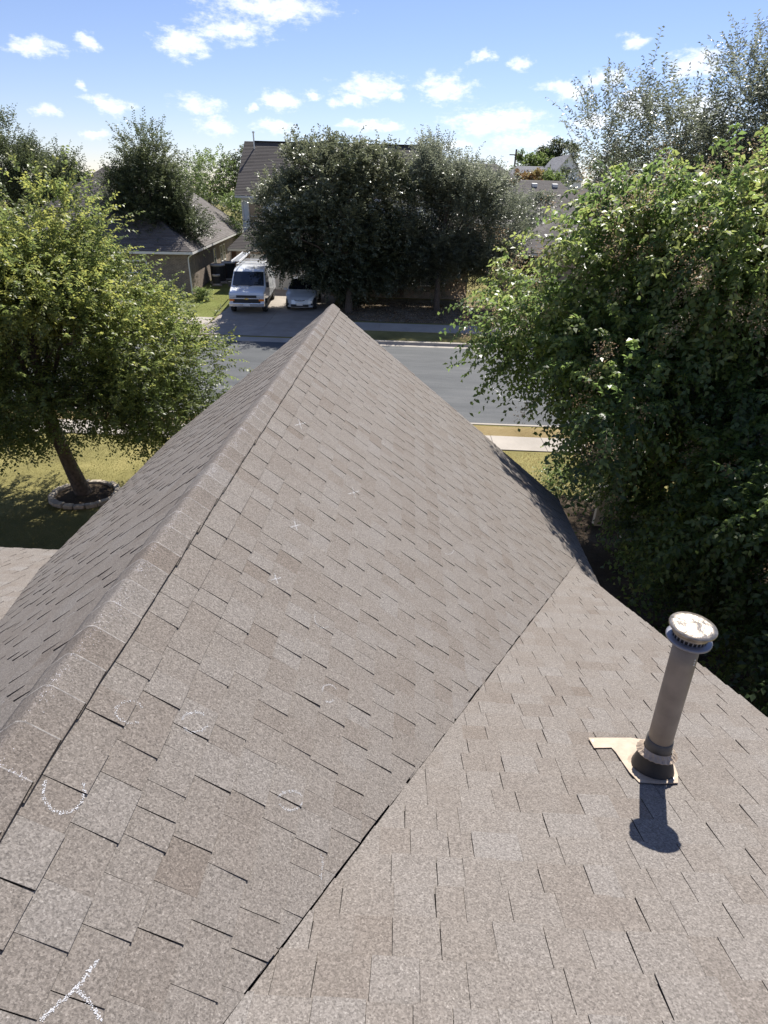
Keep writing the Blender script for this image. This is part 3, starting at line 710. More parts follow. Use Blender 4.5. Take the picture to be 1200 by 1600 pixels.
def tree(name, label, cat, base, trunk, blobs, leafmat, seed, clusters=200, cl_r=.35, twigs=9, twig_len=.5, leaves=9,
         leaf=(.07, .035), up=.3, droop=.5, shell=.55, out=.8, group=None, bark='bark', limbs=26, tint=(.45, .2), sun_tint=.25,
         seeds=0, stems=None, flat=0.0, hang=.0, twig_r=0, void=.35, vk=2.2):
    rs = np.random.RandomState(seed); rr = random.Random(seed)
    t = thing(name, label, cat, base, 0, group); B = np.array(base, float)
    blobs = [(np.array(b[0], float) - B,) + tuple(b[1:]) for b in blobs]
    C, D = crown_points(rs, blobs, clusters, shell, void, vk)
    zc = np.array([b[0][2] for b in blobs]).mean()
    # limbs
    h, r0, lx, ly = trunk; top = np.array([lx, ly, h])
    mb = MB(); stems = stems or [(0, 0)]
    for (sx, sy) in stems:
        r_ = r0 * (1 if len(stems) == 1 else rr.uniform(.7, 1.1))
        tp = top + np.array([sx * 2.2, sy * 2.2, 0])
        pts = [np.array([sx, sy, -.15]) * np.array([1, 1, 1]), np.array([sx, sy, .05]), np.array([sx, sy, 0]) * .6 + tp * .4 + np.array([rr.uniform(-.04, .04), 0, 0]), tp]
        mb.tube([tuple(p) for p in pts], [r_ * 1.5, r_ * 1.15, r_ * .92, r_ * .8], 12)
    trunk_o = mb.build('trunk', M[bark], t, smooth=True)
    lb = MB(); sel = rs.permutation(clusters)[:limbs]
    for j, i in enumerate(sel):
        sx, sy = stems[j % len(stems)]; tp = top + np.array([sx * 2.2, sy * 2.2, -.08])
        e = C[i] * .97 + tp * .03; L_ = np.linalg.norm(e - tp)
        m1 = tp * .6 + e * .4 + np.array([0, 0, .16 * L_]) + rs.normal(size=3) * .05 * L_; m2 = tp * .25 + e * .75 + np.array([0, 0, .08 * L_]) + rs.normal(size=3) * .05 * L_
        ra = r0 * min(.62, .22 + .1 * L_ / max(h, .5))
        lb.tube([tuple(tp), tuple(m1), tuple(m2), tuple(e)], [ra, ra * .6, ra * .35, max(.006, ra * .12)], 6)
        near = np.argsort(((C - m2) ** 2).sum(1))[1:5]
        for q in near:
            lb.tube([tuple(m2), tuple((m2 + C[q]) / 2 + rs.normal(size=3) * .08 + np.array([0, 0, .06])), tuple(C[q])], [ra * .3, ra * .2, .004], 4)
    lb.build('limbs', M[bark], t, smooth=True)
    # twigs
    n = clusters * twigs; ci = np.repeat(np.arange(clusters), twigs)
    dens = rs.uniform(.35, 1.2, clusters)[ci]
    keep = rs.random(n) < dens; ci = ci[keep]; n = len(ci)
    off = rs.normal(size=(n, 3)) * cl_r * .55; P = C[ci] + off
    d = unit(D[ci] * out + unit(off) * .6 + rs.normal(size=(n, 3)) * .35 + np.array([0, 0, up]))
    if hang: d[:, 2] -= hang * np.clip((zc - P[:, 2]) / 2, 0, 1)
    d = unit(d)
    tl = twig_len * rs.uniform(.55, 1.35, n)
    dr = droop * rs.uniform(.5, 1.5, n)
    k = leaves
    tt = (np.arange(k)[None, :] + rs.uniform(.1, .9, (n, k))) / k
    pos = P[:, None, :] + d[:, None, :] * (tl[:, None] * tt)[..., None]
    pos[..., 2] -= (dr[:, None] * tl[:, None] * tt ** 2)
    tan = d[:, None, :] * tl[:, None, None] * np.ones((1, k, 1)); tan[..., 2] -= 2 * dr[:, None] * tl[:, None] * tt
    tan = unit(tan)
    ref = unit(rs.normal(size=(n, 3)) * .35 + np.array([0, 0, 1.0])); side = unit(np.cross(tan, ref[:, None, :]))
    sgn = np.where((np.arange(k) % 2)[None, :, None] == 0, 1, -1)
    ld = unit(tan * .55 + side * sgn * .9 + rs.normal(size=(n, k, 3)) * .28 - np.array([0, 0, .15 + flat]))
    nr = unit(np.cross(side * sgn, tan) * sgn + rs.normal(size=(n, k, 3)) * .45 + np.array([0, 0, .25]))
    nr = unit(nr - ld * (nr * ld).sum(-1, keepdims=True))
    ll = leaf[0] * rs.uniform(.65, 1.25, (n, k)); lw = leaf[1] * rs.uniform(.75, 1.2, (n, k))
    V, F = leaf_quads(pos.reshape(-1, 3), ld.reshape(-1, 3), nr.reshape(-1, 3), ll.ravel(), lw.ravel())
    ctint = rs.normal(0, tint[1], clusters)[ci]
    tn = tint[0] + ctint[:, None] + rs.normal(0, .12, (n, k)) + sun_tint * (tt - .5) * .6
    # sunlight painted into the leaf colour: paler towards the top of the crown
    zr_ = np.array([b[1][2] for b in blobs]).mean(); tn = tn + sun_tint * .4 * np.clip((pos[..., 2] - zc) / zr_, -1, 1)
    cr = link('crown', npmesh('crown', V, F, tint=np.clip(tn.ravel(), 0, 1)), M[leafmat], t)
    if twig_r:
        e0 = P; e1 = pos[:, k // 2]; e2 = pos[:, -1]; s0 = unit(np.cross(d, np.array([.3, .2, .9]))) * twig_r; s1 = unit(np.cross(s0, d)) * twig_r
        Vt = []; 
        for s in (s0, s1): Vt += [e0 - s, e0 + s, e1 + s * .7, e1 - s * .7, e1 - s * .7, e1 + s * .7, e2 + s * .3, e2 - s * .3]
        Vt = np.stack(Vt, 1).reshape(-1, 3); link('twigs', npmesh('twigs', Vt, np.arange(len(Vt)).reshape(-1, 4)), M[bark], t)
    if seeds:
        rad = ((P - np.array([lx, ly, zc])) ** 2).sum(1) + 6 * (P[:, 2] - zc); cand = np.argsort(-rad)[:n // 3]; si = rs.choice(cand, seeds, replace=False); tip = pos[si, -1]; m_ = 80
        q = tip[:, None, :] + rs.normal(size=(seeds, m_, 3)) * np.array([.065, .065, .075]) + d[si][:, None, :] * rs.uniform(-.05, .16, (seeds, m_, 1)) + np.array([0, 0, .05]); q = q.reshape(-1, 3)
        dd = unit(rs.normal(size=q.shape)); nn_ = unit(np.cross(dd, rs.normal(size=q.shape)))
        V, F = leaf_quads(q, dd, nn_, np.full(len(q), .026) * rs.uniform(.6, 1.5, len(q)), np.full(len(q), .016))
        link('seed_heads', npmesh('seed_heads', V, F, tint=np.clip(rs.normal(.5, .22, len(q)) + np.repeat(rs.normal(0, .2, seeds), m_), 0, 1)), M['seed'], t)
    return t

# left front yard tree with stone ring
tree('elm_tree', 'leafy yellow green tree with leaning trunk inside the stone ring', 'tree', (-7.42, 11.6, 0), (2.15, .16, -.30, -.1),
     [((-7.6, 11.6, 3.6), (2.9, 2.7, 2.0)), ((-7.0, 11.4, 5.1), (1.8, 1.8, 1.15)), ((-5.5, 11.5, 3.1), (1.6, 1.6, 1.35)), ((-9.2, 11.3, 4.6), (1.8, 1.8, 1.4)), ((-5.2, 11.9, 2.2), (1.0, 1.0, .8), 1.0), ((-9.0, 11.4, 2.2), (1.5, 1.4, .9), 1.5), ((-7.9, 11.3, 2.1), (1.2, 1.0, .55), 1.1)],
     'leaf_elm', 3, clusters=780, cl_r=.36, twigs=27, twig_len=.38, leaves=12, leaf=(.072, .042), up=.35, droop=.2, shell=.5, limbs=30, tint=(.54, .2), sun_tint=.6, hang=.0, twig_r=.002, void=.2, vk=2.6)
# the big crape myrtle by the corner of the house, and a lower one beside the wall
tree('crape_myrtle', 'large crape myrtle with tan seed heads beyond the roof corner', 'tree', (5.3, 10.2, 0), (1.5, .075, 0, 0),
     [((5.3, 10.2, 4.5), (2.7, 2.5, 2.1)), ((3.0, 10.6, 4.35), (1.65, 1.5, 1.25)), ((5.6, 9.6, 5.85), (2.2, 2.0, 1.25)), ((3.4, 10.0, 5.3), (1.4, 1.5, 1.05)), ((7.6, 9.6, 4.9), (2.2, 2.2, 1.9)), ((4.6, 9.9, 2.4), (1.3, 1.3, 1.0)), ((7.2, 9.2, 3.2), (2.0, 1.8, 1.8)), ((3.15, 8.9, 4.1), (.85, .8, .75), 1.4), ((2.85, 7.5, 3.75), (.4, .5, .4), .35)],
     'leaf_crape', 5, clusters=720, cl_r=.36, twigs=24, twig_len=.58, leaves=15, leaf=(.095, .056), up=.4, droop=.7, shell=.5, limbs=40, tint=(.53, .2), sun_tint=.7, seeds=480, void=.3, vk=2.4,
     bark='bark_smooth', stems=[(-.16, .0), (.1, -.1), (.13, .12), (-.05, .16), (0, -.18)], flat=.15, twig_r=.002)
tree('crape_myrtle', 'lower dark crape myrtle growing beside the wall next to the near roof', 'tree', (5.6, 6.4, 0), (.9, .05, 0, 0),
     [((5.6, 6.4, 2.3), (1.9, 1.7, 1.5)), ((4.7, 7.2, 2.5), (1.2, 1.2, 1.0)), ((6.2, 5.4, 2.9), (1.5, 1.4, 1.3)), ((5.6, 4.6, 1.8), (1.3, 1.2, 1.2)), ((5.0, 8.4, 1.8), (.9, 1.0, .8))],
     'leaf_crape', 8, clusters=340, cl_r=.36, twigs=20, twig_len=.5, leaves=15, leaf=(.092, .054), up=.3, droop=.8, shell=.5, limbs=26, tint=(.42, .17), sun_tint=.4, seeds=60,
     bark='bark_smooth', stems=[(-.12, .0), (.1, -.1), (.05, .12)], flat=.15, twig_r=.002)
# silvery tree rising behind the crape myrtle
tree('olive_tree', 'tall thin silvery leaved tree rising behind the large crape myrtle', 'tree', (7.0, 15.2, 0), (4.6, .13, .3, 0),
     [((7.3, 15.2, 8.1), (1.15, 1.2, 1.7)), ((5.6, 15.0, 7.5), (1.2, 1.2, 1.1), .75), ((4.25, 15.0, 7.3), (.6, .6, 1.0), .3), ((8.2, 15.3, 6.6), (2.2, 1.8, 2.2)), ((6.6, 15.1, 6.2), (2.0, 1.6, 1.4))],
     'leaf_grey', 9, clusters=400, cl_r=.36, twigs=18, twig_len=.6, leaves=14, leaf=(.09, .032), up=1.0, droop=.15, shell=.35, limbs=30, tint=(.5, .18), sun_tint=.3, twig_r=.0025)
# trees across the street
tree('live_oak', 'broad dark live oak on the far lawn beside the parked silver hatchback', 'tree', (-3.5, 34.4, .34), (1.9, .2, .1, 0),
     [((-4.6, 35.2, 4.9), (3.9, 3.0, 2.9)), ((-4.6, 35.0, 7.0), (2.5, 2.3, 1.6)), ((-7.0, 35.0, 5.0), (1.7, 1.8, 2.0)), ((-6.7, 34.8, 3.9), (1.9, 1.7, 1.2)), ((-2.2, 35.2, 6.4), (2.1, 2.0, 1.9)), ((-2.2, 35.4, 3.6), (1.8, 1.8, 1.7)), ((-3.4, 35.8, 2.5), (2.6, 2.0, 1.2), 8), ((-.5, 35.9, 4.4), (1.7, 1.7, 2.5))],
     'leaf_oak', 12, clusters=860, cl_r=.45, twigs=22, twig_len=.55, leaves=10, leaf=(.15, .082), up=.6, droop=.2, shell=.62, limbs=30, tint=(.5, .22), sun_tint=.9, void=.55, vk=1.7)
tree('live_oak', 'live oak with upright feathery shoots on the far lawn beside the leaf litter', 'tree', (1.6, 35.7, .36), (2.3, .17, 0, 0),
     [((1.9, 36.4, 5.0), (3.0, 2.6, 2.6)), ((1.4, 36.4, 7.2), (1.7, 1.7, 1.6)), ((4.6, 36.8, 4.8), (2.1, 2.0, 2.2)), ((3.0, 36.4, 6.5), (1.7, 1.7, 1.4)), ((3.4, 36.4, 3.2), (2.5, 2.0, 1.1)), ((1.2, 36.6, 2.7), (3.2, 1.8, 1.15), 10)],
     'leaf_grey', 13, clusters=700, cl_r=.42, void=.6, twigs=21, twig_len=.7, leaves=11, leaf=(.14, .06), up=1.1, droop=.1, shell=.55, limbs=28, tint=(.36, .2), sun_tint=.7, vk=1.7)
tree('elm_tree', 'dark upright tree in front of the brown brick bungalow', 'tree', (-16.3, 39.6, .53), (2.6, .2, .1, 0),
     [((-16.2, 39.9, 5.0), (2.6, 2.4, 2.5)), ((-16.2, 39.9, 7.5), (1.6, 1.6, 1.9)), ((-14.5, 39.9, 4.5), (1.4, 1.4, 1.3)), ((-17.9, 39.9, 5.6), (1.4, 1.4, 1.8))],
     'leaf_dark', 14, clusters=430, cl_r=.42, twigs=19, twig_len=.75, leaves=11, leaf=(.13, .07), void=.9, vk=1.9, up=.9, droop=.2, shell=.5, limbs=26, tint=(.55, .2), sun_tint=.6)
for i, (x, y, zt_, r, lab) in enumerate([(-27.8, 45, 10.6, 2.6, 'tall feathery tree left of the brown brick bungalow'), (-24.2, 44, 8.8, 2.0, 'shorter dark tree with a pointed top beside the bungalow roof')]):
    tree('elm_tree', lab, 'tree', (x, y, .58), (2.4, .18, 0, 0), [((x, y, zt_ - 4.4), (r * 1.15, r, 2.6)), ((x + .2, y, zt_ - 2.2), (r * .62, r * .6, 1.9)), ((x + r * .7, y, zt_ - 4.2), (r * .5, r * .5, 2.0))],
         'leaf_dark', 15 + i, clusters=240, cl_r=.4, void=.35, vk=1.8, twigs=15, twig_len=.9, leaves=11, leaf=(.15, .075), up=1.3, droop=.05, shell=.5, limbs=20, tint=(.55, .2))
# trees behind the houses
for i, (x, y, z, rx, rz, mt, lab, cat) in enumerate([
        (-20.6, 64, 6.6, 3.3, 2.6, 'leaf_light', 'round pale green tree behind the bungalow and the two storey house', 'tree'),
        (-14.6, 58, 4.0, 2.6, 2.4, 'leaf_light', 'leafy green tree in the gap between bungalow and two storey house', 'tree'),
        (-17.5, 66, 7.0, 2.2, 2.6, 'leaf_dark', 'darker tree behind the round pale green tree', 'tree'),
        (-36, 60, 6.2, 3.2, 2.2, 'leaf_light', 'yellowish tree peeping over the bungalow roof', 'tree'),
        (10.2, 62, 6.6, 1.6, 1.8, 'leaf_rust', 'rust coloured tree between the distant roofs', 'tree'),
        (15.2, 72, 7.0, 2.3, 2.0, 'leaf_dark', 'dark dense evergreen in front of the white gabled house', 'tree'),
        (25.3, 122, 12.4, 3.2, 3.0, 'leaf_dark', 'tall round tree behind the white gabled house', 'tree'),
        (20.8, 120, 10.6, 3.2, 2.8, 'leaf_light', 'hazy tree left of the white gabled house', 'tree'),
        (12, 125, 8.6, 4.5, 3.0, 'leaf_dark', 'low distant tree beneath the utility pole', 'tree'),
        (12.8, 66, 6.9, 1.7, 1.5, 'leaf_light', 'bright green shrubby tree beside the rust coloured tree', 'tree'),
        (9.3, 50, 4.6, 1.7, 2.0, 'leaf_grey', 'grey green tree beside the vented grey roof', 'tree'),
        (8.6, 42.5, 2.0, 1.5, 1.5, 'leaf_dark', 'dark bush at the end of the far front lawn', 'bush'),
        (30, 100, 9.0, 4.2, 3.4, 'leaf_light', 'pale green tree right of the white gabled house', 'tree'),
        (-30, 85, 6.4, 6, 3.2, 'leaf_dark', 'wide dark tree far behind the bungalow', 'tree'),
        (5, 118, 8.2, 4.5, 3.0, 'leaf_dark', 'low dark tree behind the tan hipped roof', 'tree')]):
    g0 = gz(y); big = max(.13, y * .0026)
    tree('tree' if cat == 'tree' else 'bush', lab, cat, (x, y, g0), (max(.4, z - rz - g0 + .3), .16, 0, 0),
         [((x, y, z), (rx, rx * .9, rz)), ((x + rx * .4, y, z + rz * .35), (rx * .6, rx * .6, rz * .6)), ((x - rx * .45, y, z + rz * .15), (rx * .6, rx * .6, rz * .7)), ((x, y, (z - rz + g0) / 2 + .4), (rx * .8, rx * .7, max(.5, (z - rz - g0) / 2 + .5)))],
         mt, 40 + i, clusters=95, cl_r=rx * .2, twigs=15, twig_len=rx * .26, leaves=8, leaf=(big * 1.25, big * .7), up=.5, droop=.3, shell=.6, limbs=10, tint=(.5, .2))
# the wood along the horizon reads as one mass
rs = np.random.RandomState(77); nC = 520
xw = rs.uniform(-330, 330, nC); yw = rs.uniform(170, 260, nC); hw = rs.uniform(3.5, 8.5, nC)
ctr = np.stack([xw, yw, 1.2 + hw * .5], 1); per = 46
q = ctr[:, None, :] + unit(rs.normal(size=(nC, per, 3))) * rs.uniform(.5, 1, (nC, per, 1)) * np.stack([rs.uniform(4, 8, nC), np.full(nC, 4.), hw * .55], 1)[:, None, :]
dd = unit(rs.normal(size=q.shape)); nn_ = unit(np.cross(dd, rs.normal(size=q.shape)))
V, F = leaf_quads(q.reshape(-1, 3), dd.reshape(-1, 3), nn_.reshape(-1, 3), np.full(q.size // 3, 1.5), np.full(q.size // 3, 1.1))
tag(link('tree_line', npmesh('tree_line', V, F, tint=np.clip(rs.normal(.45, .2, len(F)), 0, 1)), M['leaf_dark']), 'distant dark band of trees along the horizon', 'trees', kind='stuff')

# stone ring round the leaning tree
ringt = thing('stone_ring', 'ring of pale edging stones round the foot of the leaning tree', 'edging', (-7.35, 11.55, 0))
M['stone_edge'] = plain('edging_stone', (.36, .31, .25), .9, var=.3, scale=9, bump=.5)
rr = random.Random(5)
for k in range(19):
    t = 2 * math.pi * k / 19; s = MB(); l, w, h = rr.uniform(.10, .125), rr.uniform(.06, .08), rr.uniform(.07, .10)
    s.box(-l, l, -w, w, -.02, h); o = s.build('stone', M['stone_edge'], ringt, loc=(.72 * math.cos(t), .62 * math.sin(t), 0), bevel=.02); o.rotation_euler = (rr.uniform(-.08, .08), rr.uniform(-.08, .08), t + math.pi / 2 + rr.uniform(-.12, .12))
b = MB(); b.lathe([(0, .05), (.35, .045), (.66, .02)], 24, (0, 0, 0)); b.build('mulch', M['mulch'], ringt)
# small shrubs in the bed at the corner of the house
def shrub(x, y, r, h, mt, seed, lab, leaf=(.05, .028)):
    tree('shrub', lab, 'shrub', (x, y, gz(y)), (h * .4, .02, 0, 0), [((x, y, gz(y) + h * .55), (r, r, h * .5))], mt, seed, clusters=46, cl_r=r * .3, twigs=9, twig_len=.22, leaves=8, leaf=leaf, up=.6, droop=.3, shell=.4, limbs=8, tint=(.5, .2))
shrub(3.9, 12.7, .55, .8, 'leaf_crape', 90, 'low green shrub at the edge of the near pavement by the roof corner')
shrub(4.6, 11.9, .5, .7, 'leaf_grey', 91, 'grey leaved shrub beside the cream post')
shrub(5.3, 12.9, .7, .9, 'leaf_elm', 92, 'bright green shrub under the large crape myrtle')
shrub(-12.6, 36.2, .5, .7, 'leaf_light', 93, 'small rose bush at the corner of the bungalow', (.08, .045))

# lawns: blades where they can be seen
def blades(name, lab, x0, x1, y0, y1, n, hgt, mat, seed, dz=0):
    rs = np.random.RandomState(seed); x = rs.uniform(x0, x1, n); y = rs.uniform(y0, y1, n); z = np.array([gz(v) for v in y]) + dz
    a = rs.uniform(0, 6.28, n); h = hgt * rs.uniform(.5, 1.3, n); w = hgt * rs.uniform(.10, .2, n)
    p = np.stack([x, y, z], 1); s = np.stack([np.cos(a), np.sin(a), 0 * a], 1) * w[:, None]; tip = p + np.stack([rs.normal(0, .45, n) * h, rs.normal(0, .45, n) * h, h], 1)
    V = np.stack([p - s, p + s, tip], 1).reshape(-1, 3)
    pt = np.sin(x * 1.7 + np.sin(y * 1.3) * 2) * .12 + np.sin(y * 2.3 + x) * .08
    tag(link(name, npmesh(name, V, np.arange(len(V)).reshape(-1, 3), tint=np.clip(rs.normal(.5, .2, n) + pt, 0, 1)), M[mat]), lab, 'grass', kind='stuff')
blades('grass', 'short yellow green lawn under the leaning tree', -14, -3.1, 6, 15.2, 120000, .026, 'grass', 1)
blades('grass', 'dry straw coloured grass strip beside the near kerb', -10, 9, 16.38, 17.3, 40000, .022, 'straw', 2)
blades('grass', 'bright green lawn beside the van', -22, -10.8, 32.3, 44, 70000, .035, 'grass_green', 3)
blades('grass', 'thin grass beside the near pavement at the roof corner', 2.4, 9, 12.7, 15.2, 20000, .03, 'straw', 4)
blades('grass', 'pale lawn beyond the leaf litter across the street', 3.0, 14, 32.4, 42, 40000, .035, 'grass', 6)
# fallen leaves under the live oaks
rs = np.random.RandomState(5); n = 5000; x = rs.uniform(-4.2, 5.2, n); y = rs.uniform(32.4, 37.5, n); p = np.stack([x, y, np.array([gz(v) for v in y]) + .02], 1)
d = unit(np.stack([rs.normal(size=n), rs.normal(size=n), rs.normal(size=n) * .2], 1)); nr = unit(np.stack([rs.normal(size=n) * .3, rs.normal(size=n) * .3, np.ones(n)], 1))
V, F = leaf_quads(p, d, nr, np.full(n, .09), np.full(n, .06)); tag(link('fallen_leaves', npmesh('fallen_leaves', V, F, tint=rs.random(n)), M['seed']), 'scattered dry leaves under the live oaks', 'leaves', kind='stuff')

# ------------------------------------------------------------------ houses across the street
def roof_face(mb, eL, eR, tR, tL, course=.145, step=.014, seed=0):
    """stepped shingle courses between an eave edge and a top edge"""
    eL, eR, tR, tL = (np.array(p, float) for p in (eL, eR, tR, tL)); rg = random.Random(seed)
    ln = np.linalg.norm((tL + tR) / 2 - (eL + eR) / 2); n = max(2, int(ln / course)); nrm = np.cross(eR - eL, (tL + tR) / 2 - (eL + eR) / 2); nrm /= np.linalg.norm(nrm)
    if nrm[2] < 0: nrm = -nrm
    for k in range(n):
        a0, a1 = k / n, (k + 1) / n
        l0, r0 = eL + (tL - eL) * a0 + nrm * step, eR + (tR - eR) * a0 + nrm * step
        l1, r1 = eL + (tL - eL) * a1, eR + (tR - eR) * a1
        w = np.linalg.norm(r0 - l0); m = max(1, int(w / .9))
        for j in range(m):
            q0, q1 = j / m, (j + 1) / m
            mb.ti = min(max(.5 + rg.gauss(0, .2), 0), 1)
            A, B_ = l0 + (r0 - l0) * q0, l0 + (r0 - l0) * q1; D_, C_ = l1 + (r1 - l1) * q0, l1 + (r1 - l1) * q1
            mb.poly([A, B_, C_, D_])
            mb.poly([A - nrm * step * 2, B_ - nrm * step * 2, B_, A])
def hip_roof(x0, x1, y0, y1, ze, zr, axis='x', in0=None, in1=None, th=.16):
    """returns (roof MB, trim MB); in0/in1 hip insets, 0 = gable"""
    mb, tr = MB(), MB()
    if axis == 'x':
        hw = (y1 - y0) / 2; a = hw if in0 is None else in0; b = hw if in1 is None else in1; ym = (y0 + y1) / 2
        A, B = (x0 + a, ym, zr), (x1 - b, ym, zr)
        roof_face(mb, (x0, y0, ze), (x1, y0, ze), B, A, seed=1); roof_face(mb, (x1, y1, ze), (x0, y1, ze), A, B, seed=2)
        if a > 0: roof_face(mb, (x0, y1, ze), (x0, y0, ze), A, A, seed=3)
        if b > 0: roof_face(mb, (x1, y0, ze), (x1, y1, ze), B, B, seed=4)
    else:
        hw = (x1 - x0) / 2; a = hw if in0 is None else in0; b = hw if in1 is None else in1; xm = (x0 + x1) / 2
        A, B = (xm, y0 + a, zr), (xm, y1 - b, zr)
        roof_face(mb, (x1, y0, ze), (x1, y1, ze), B, A, seed=1); roof_face(mb, (x0, y1, ze), (x0, y0, ze), A, B, seed=2)
        if a > 0: roof_face(mb, (x0, y0, ze), (x1, y0, ze), A, A, seed=3)
        if b > 0: roof_face(mb, (x1, y1, ze), (x0, y1, ze), B, B, seed=4)
    t = .03
    tr.box(x0, x1, y0, y0 + t, ze - th, ze - .03); tr.box(x0, x1, y1 - t, y1, ze - th, ze - .03)
    tr.box(x0, x0 + t, y0 + t, y1 - t, ze - th, ze - .03); tr.box(x1 - t, x1, y0 + t, y1 - t, ze - th, ze - .03)
    tr.box(x0 + t, x1 - t, y0 + t, y1 - t, ze - th - .012, ze - th + .01)
    return mb, tr
def window(parent, face, u0, u1, z0, z1, w):
    """face 'front' at y=w, 'right' at x=w, 'left' at x=w"""
    def bx(m, a0, a1, b0, b1, d0, d1):
        if face == 'front': m.box(a0, a1, w - d1, w - d0, b0, b1)
        elif face == 'right': m.box(w + d0, w + d1, a0, a1, b0, b1)
        else: m.box(w - d1, w - d0, a0, a1, b0, b1)
    f = MB(); t = .07
    bx(f, u0, u1, z0, z0 + t, -.02, .05); bx(f, u0, u1, z1 - t, z1, -.02, .05); bx(f, u0, u0 + t, z0 + t, z1 - t, -.02, .05); bx(f, u1 - t, u1, z0 + t, z1 - t, -.02, .05)
    bx(f, u0 + t, u1 - t, (z0 + z1) / 2 - .025, (z0 + z1) / 2 + .025, -.02, .04)
    o = f.build('window', M['white_trim'], parent)
    g = MB(); bx(g, u0 + t, u1 - t, z0 + t, z1 - t, -.01, .015); g.build('pane', M['glass'], o)
def hipped(name, lab, loc, rz, x0, x1, y0, y1, ze, zr, axis, wallmat, roofmat, in0=None, in1=None, oh=.4, wins=(), group=None):
    h = thing(name, lab, 'house', loc, math.radians(rz), group)
    w = MB()
    if axis == 'x' and (in0 == 0 or in1 == 0) or axis == 'y' and (in0 == 0 or in1 == 0):
        sl = (zr - ze) / (((y1 - y0) if axis == 'x' else (x1 - x0)) / 2)
    w.box(x0 + oh, x1 - oh, y0 + oh, y1 - oh, -.6, ze - .1); w.build('wall', M[wallmat], h)
    r, t = hip_roof(x0, x1, y0, y1, ze, zr, axis, in0, in1)
    ro = r.build('roof', M[roofmat], h); t.build('fascia', M['white_trim'], ro)
    if in0 == 0 or in1 == 0:
        if axis == 'x':
            ym = (y0 + y1) / 2
            for s, xx in ((0, x0 + oh), (1, x1 - oh - .1)):
                if (in0, in1)[s] == 0: g = MB(); g.prism([(xx, y0 + oh * .2, ze - .04), (xx, y1 - oh * .2, ze - .04), (xx, ym, zr - .05)], (.1, 0, 0)); g.build('gable', M[wallmat], h)
        else:
            xm = (x0 + x1) / 2
            for s, yy in ((0, y0 + oh), (1, y1 - oh - .1)):
                if (in0, in1)[s] == 0: g = MB(); g.prism([(x0 + oh * .2, yy, ze - .04), (x1 - oh * .2, yy, ze - .04), (xm, yy, zr - .05)], (0, .1, 0)); g.build('gable', M[wallmat], h)
    for a in wins: window(h, *a)
    return h, ro
# two storey house behind the live oaks
hA = thing('house', 'two storey house with pale siding and garage behind the white van', 'house', (-11.45, 40.45, .55), math.radians(1.5))
w = MB(); w.box(-.35, 13.2, 4.0, 11.6, -.6, 5.5); w.build('upper_wall', M['bluewhite'], hA)
for xg in (-.35, 13.08):
    w = MB(); w.prism([(xg, 3.95, 5.42), (xg, 11.65, 5.42), (xg, 7.8, 8.68)], (.12, 0, 0)); w.build('gable', M['bluewhite'], hA)
r, t = hip_roof(-.65, 13.5, 3.5, 12.1, 5.47, 8.85, 'x', 0, 0); ro = r.build('roof', M['brown_shingle'], hA); t.build('fascia', M['white_trim'], ro)
b = MB(); b.box(.1, 13.0, 7.66, 7.94, 8.845, 8.885); b.build('ridge_vent', M['felt'], ro)
for x, y, z, h_ in ((.15, 7.2, 8.35, .95), (7.6, 8.3, 8.4, .9)):
    b = MB(); b.tube([(x, y, z - .3), (x, y, z + h_)], .05, 10); b.tube([(x, y, z + h_), (x, y, z + h_ + .10)], .085, 10); b.build('vent_stack', M['galv'], ro)
w = MB(); w.box(0, 6.3, 0, 4, -.6, 2.45); w.build('garage_wall', M['brick'], hA)
w = MB(); w.box(6.31, 15.0, -1.8, 8.6, -.6, 2.4); w.build('front_wall', M['stone'], hA)
r = MB(); roof_face(r, (-.4, -.45, 2.5), (6.4, -.45, 2.5), (6.4, 2.0, 4.05), (1.05, 2.0, 4.05), seed=5); roof_face(r, (-.4, 2.0, 2.5), (-.4, -.45, 2.5), (1.05, 2.0, 4.05), (1.05, 2.0, 4.05), seed=6)
roof_face(r, (6.4, 4.0, 2.8), (.2, 4.0, 2.8), (1.05, 2.0, 4.05), (6.4, 2.0, 4.05), seed=7)
lo = r.build('garage_roof', M['brown_shingle'], hA)
f = MB(); f.box(-.4, 6.4, -.47, -.43, 2.33, 2.485); f.box(-.42, -.38, -.43, 2.0, 2.33, 2.485); f.box(-.38, 6.4, -.43, 0, 2.33, 2.35); f.build('fascia', M['cream'], lo)
r, t = hip_roof(5.9, 15.5, -2.3, 9.0, 2.45, 4.7, 'y', None, None); fr = r.build('front_roof', M['brown_shingle'], hA); t.build('fascia', M['white_trim'], fr)
d = MB(); d.box(.9, 5.6, -.03, .02, 0, 2.15); gd = d.build('garage_door', M['door'], hA)
for j in range(4):
    for i in range(4):
        p = MB(); p.box(1.0 + i * 1.14, 2.06 + i * 1.14, -.05, -.025, .06 + j * .53, .52 + j * .53); p.build('panel', M['door'], gd, bevel=.012)
for a in (('left', 4.8, 6.2, 3.2, 5.0, -.35), ('front', .1, 1.2, 3.3, 5.1, 4.0), ('front', 4.2, 6.0, 3.6, 5.0, 4.0), ('front', 7.5, 9.0, .9, 2.1, -1.8), ('front', 12, 13.6, .7, 2.1, -1.8)): window(hA, *a)
p = MB(); p.box(10.0, 11.0, -1.85, -1.79, 0, 2.05); p.build('front_door', M['bark'], hA)
p = MB(); p.box(-.30, -.20, 3.9, 3.99, 2.9, 5.3); p.build('downspout', M['white_trim'], hA)
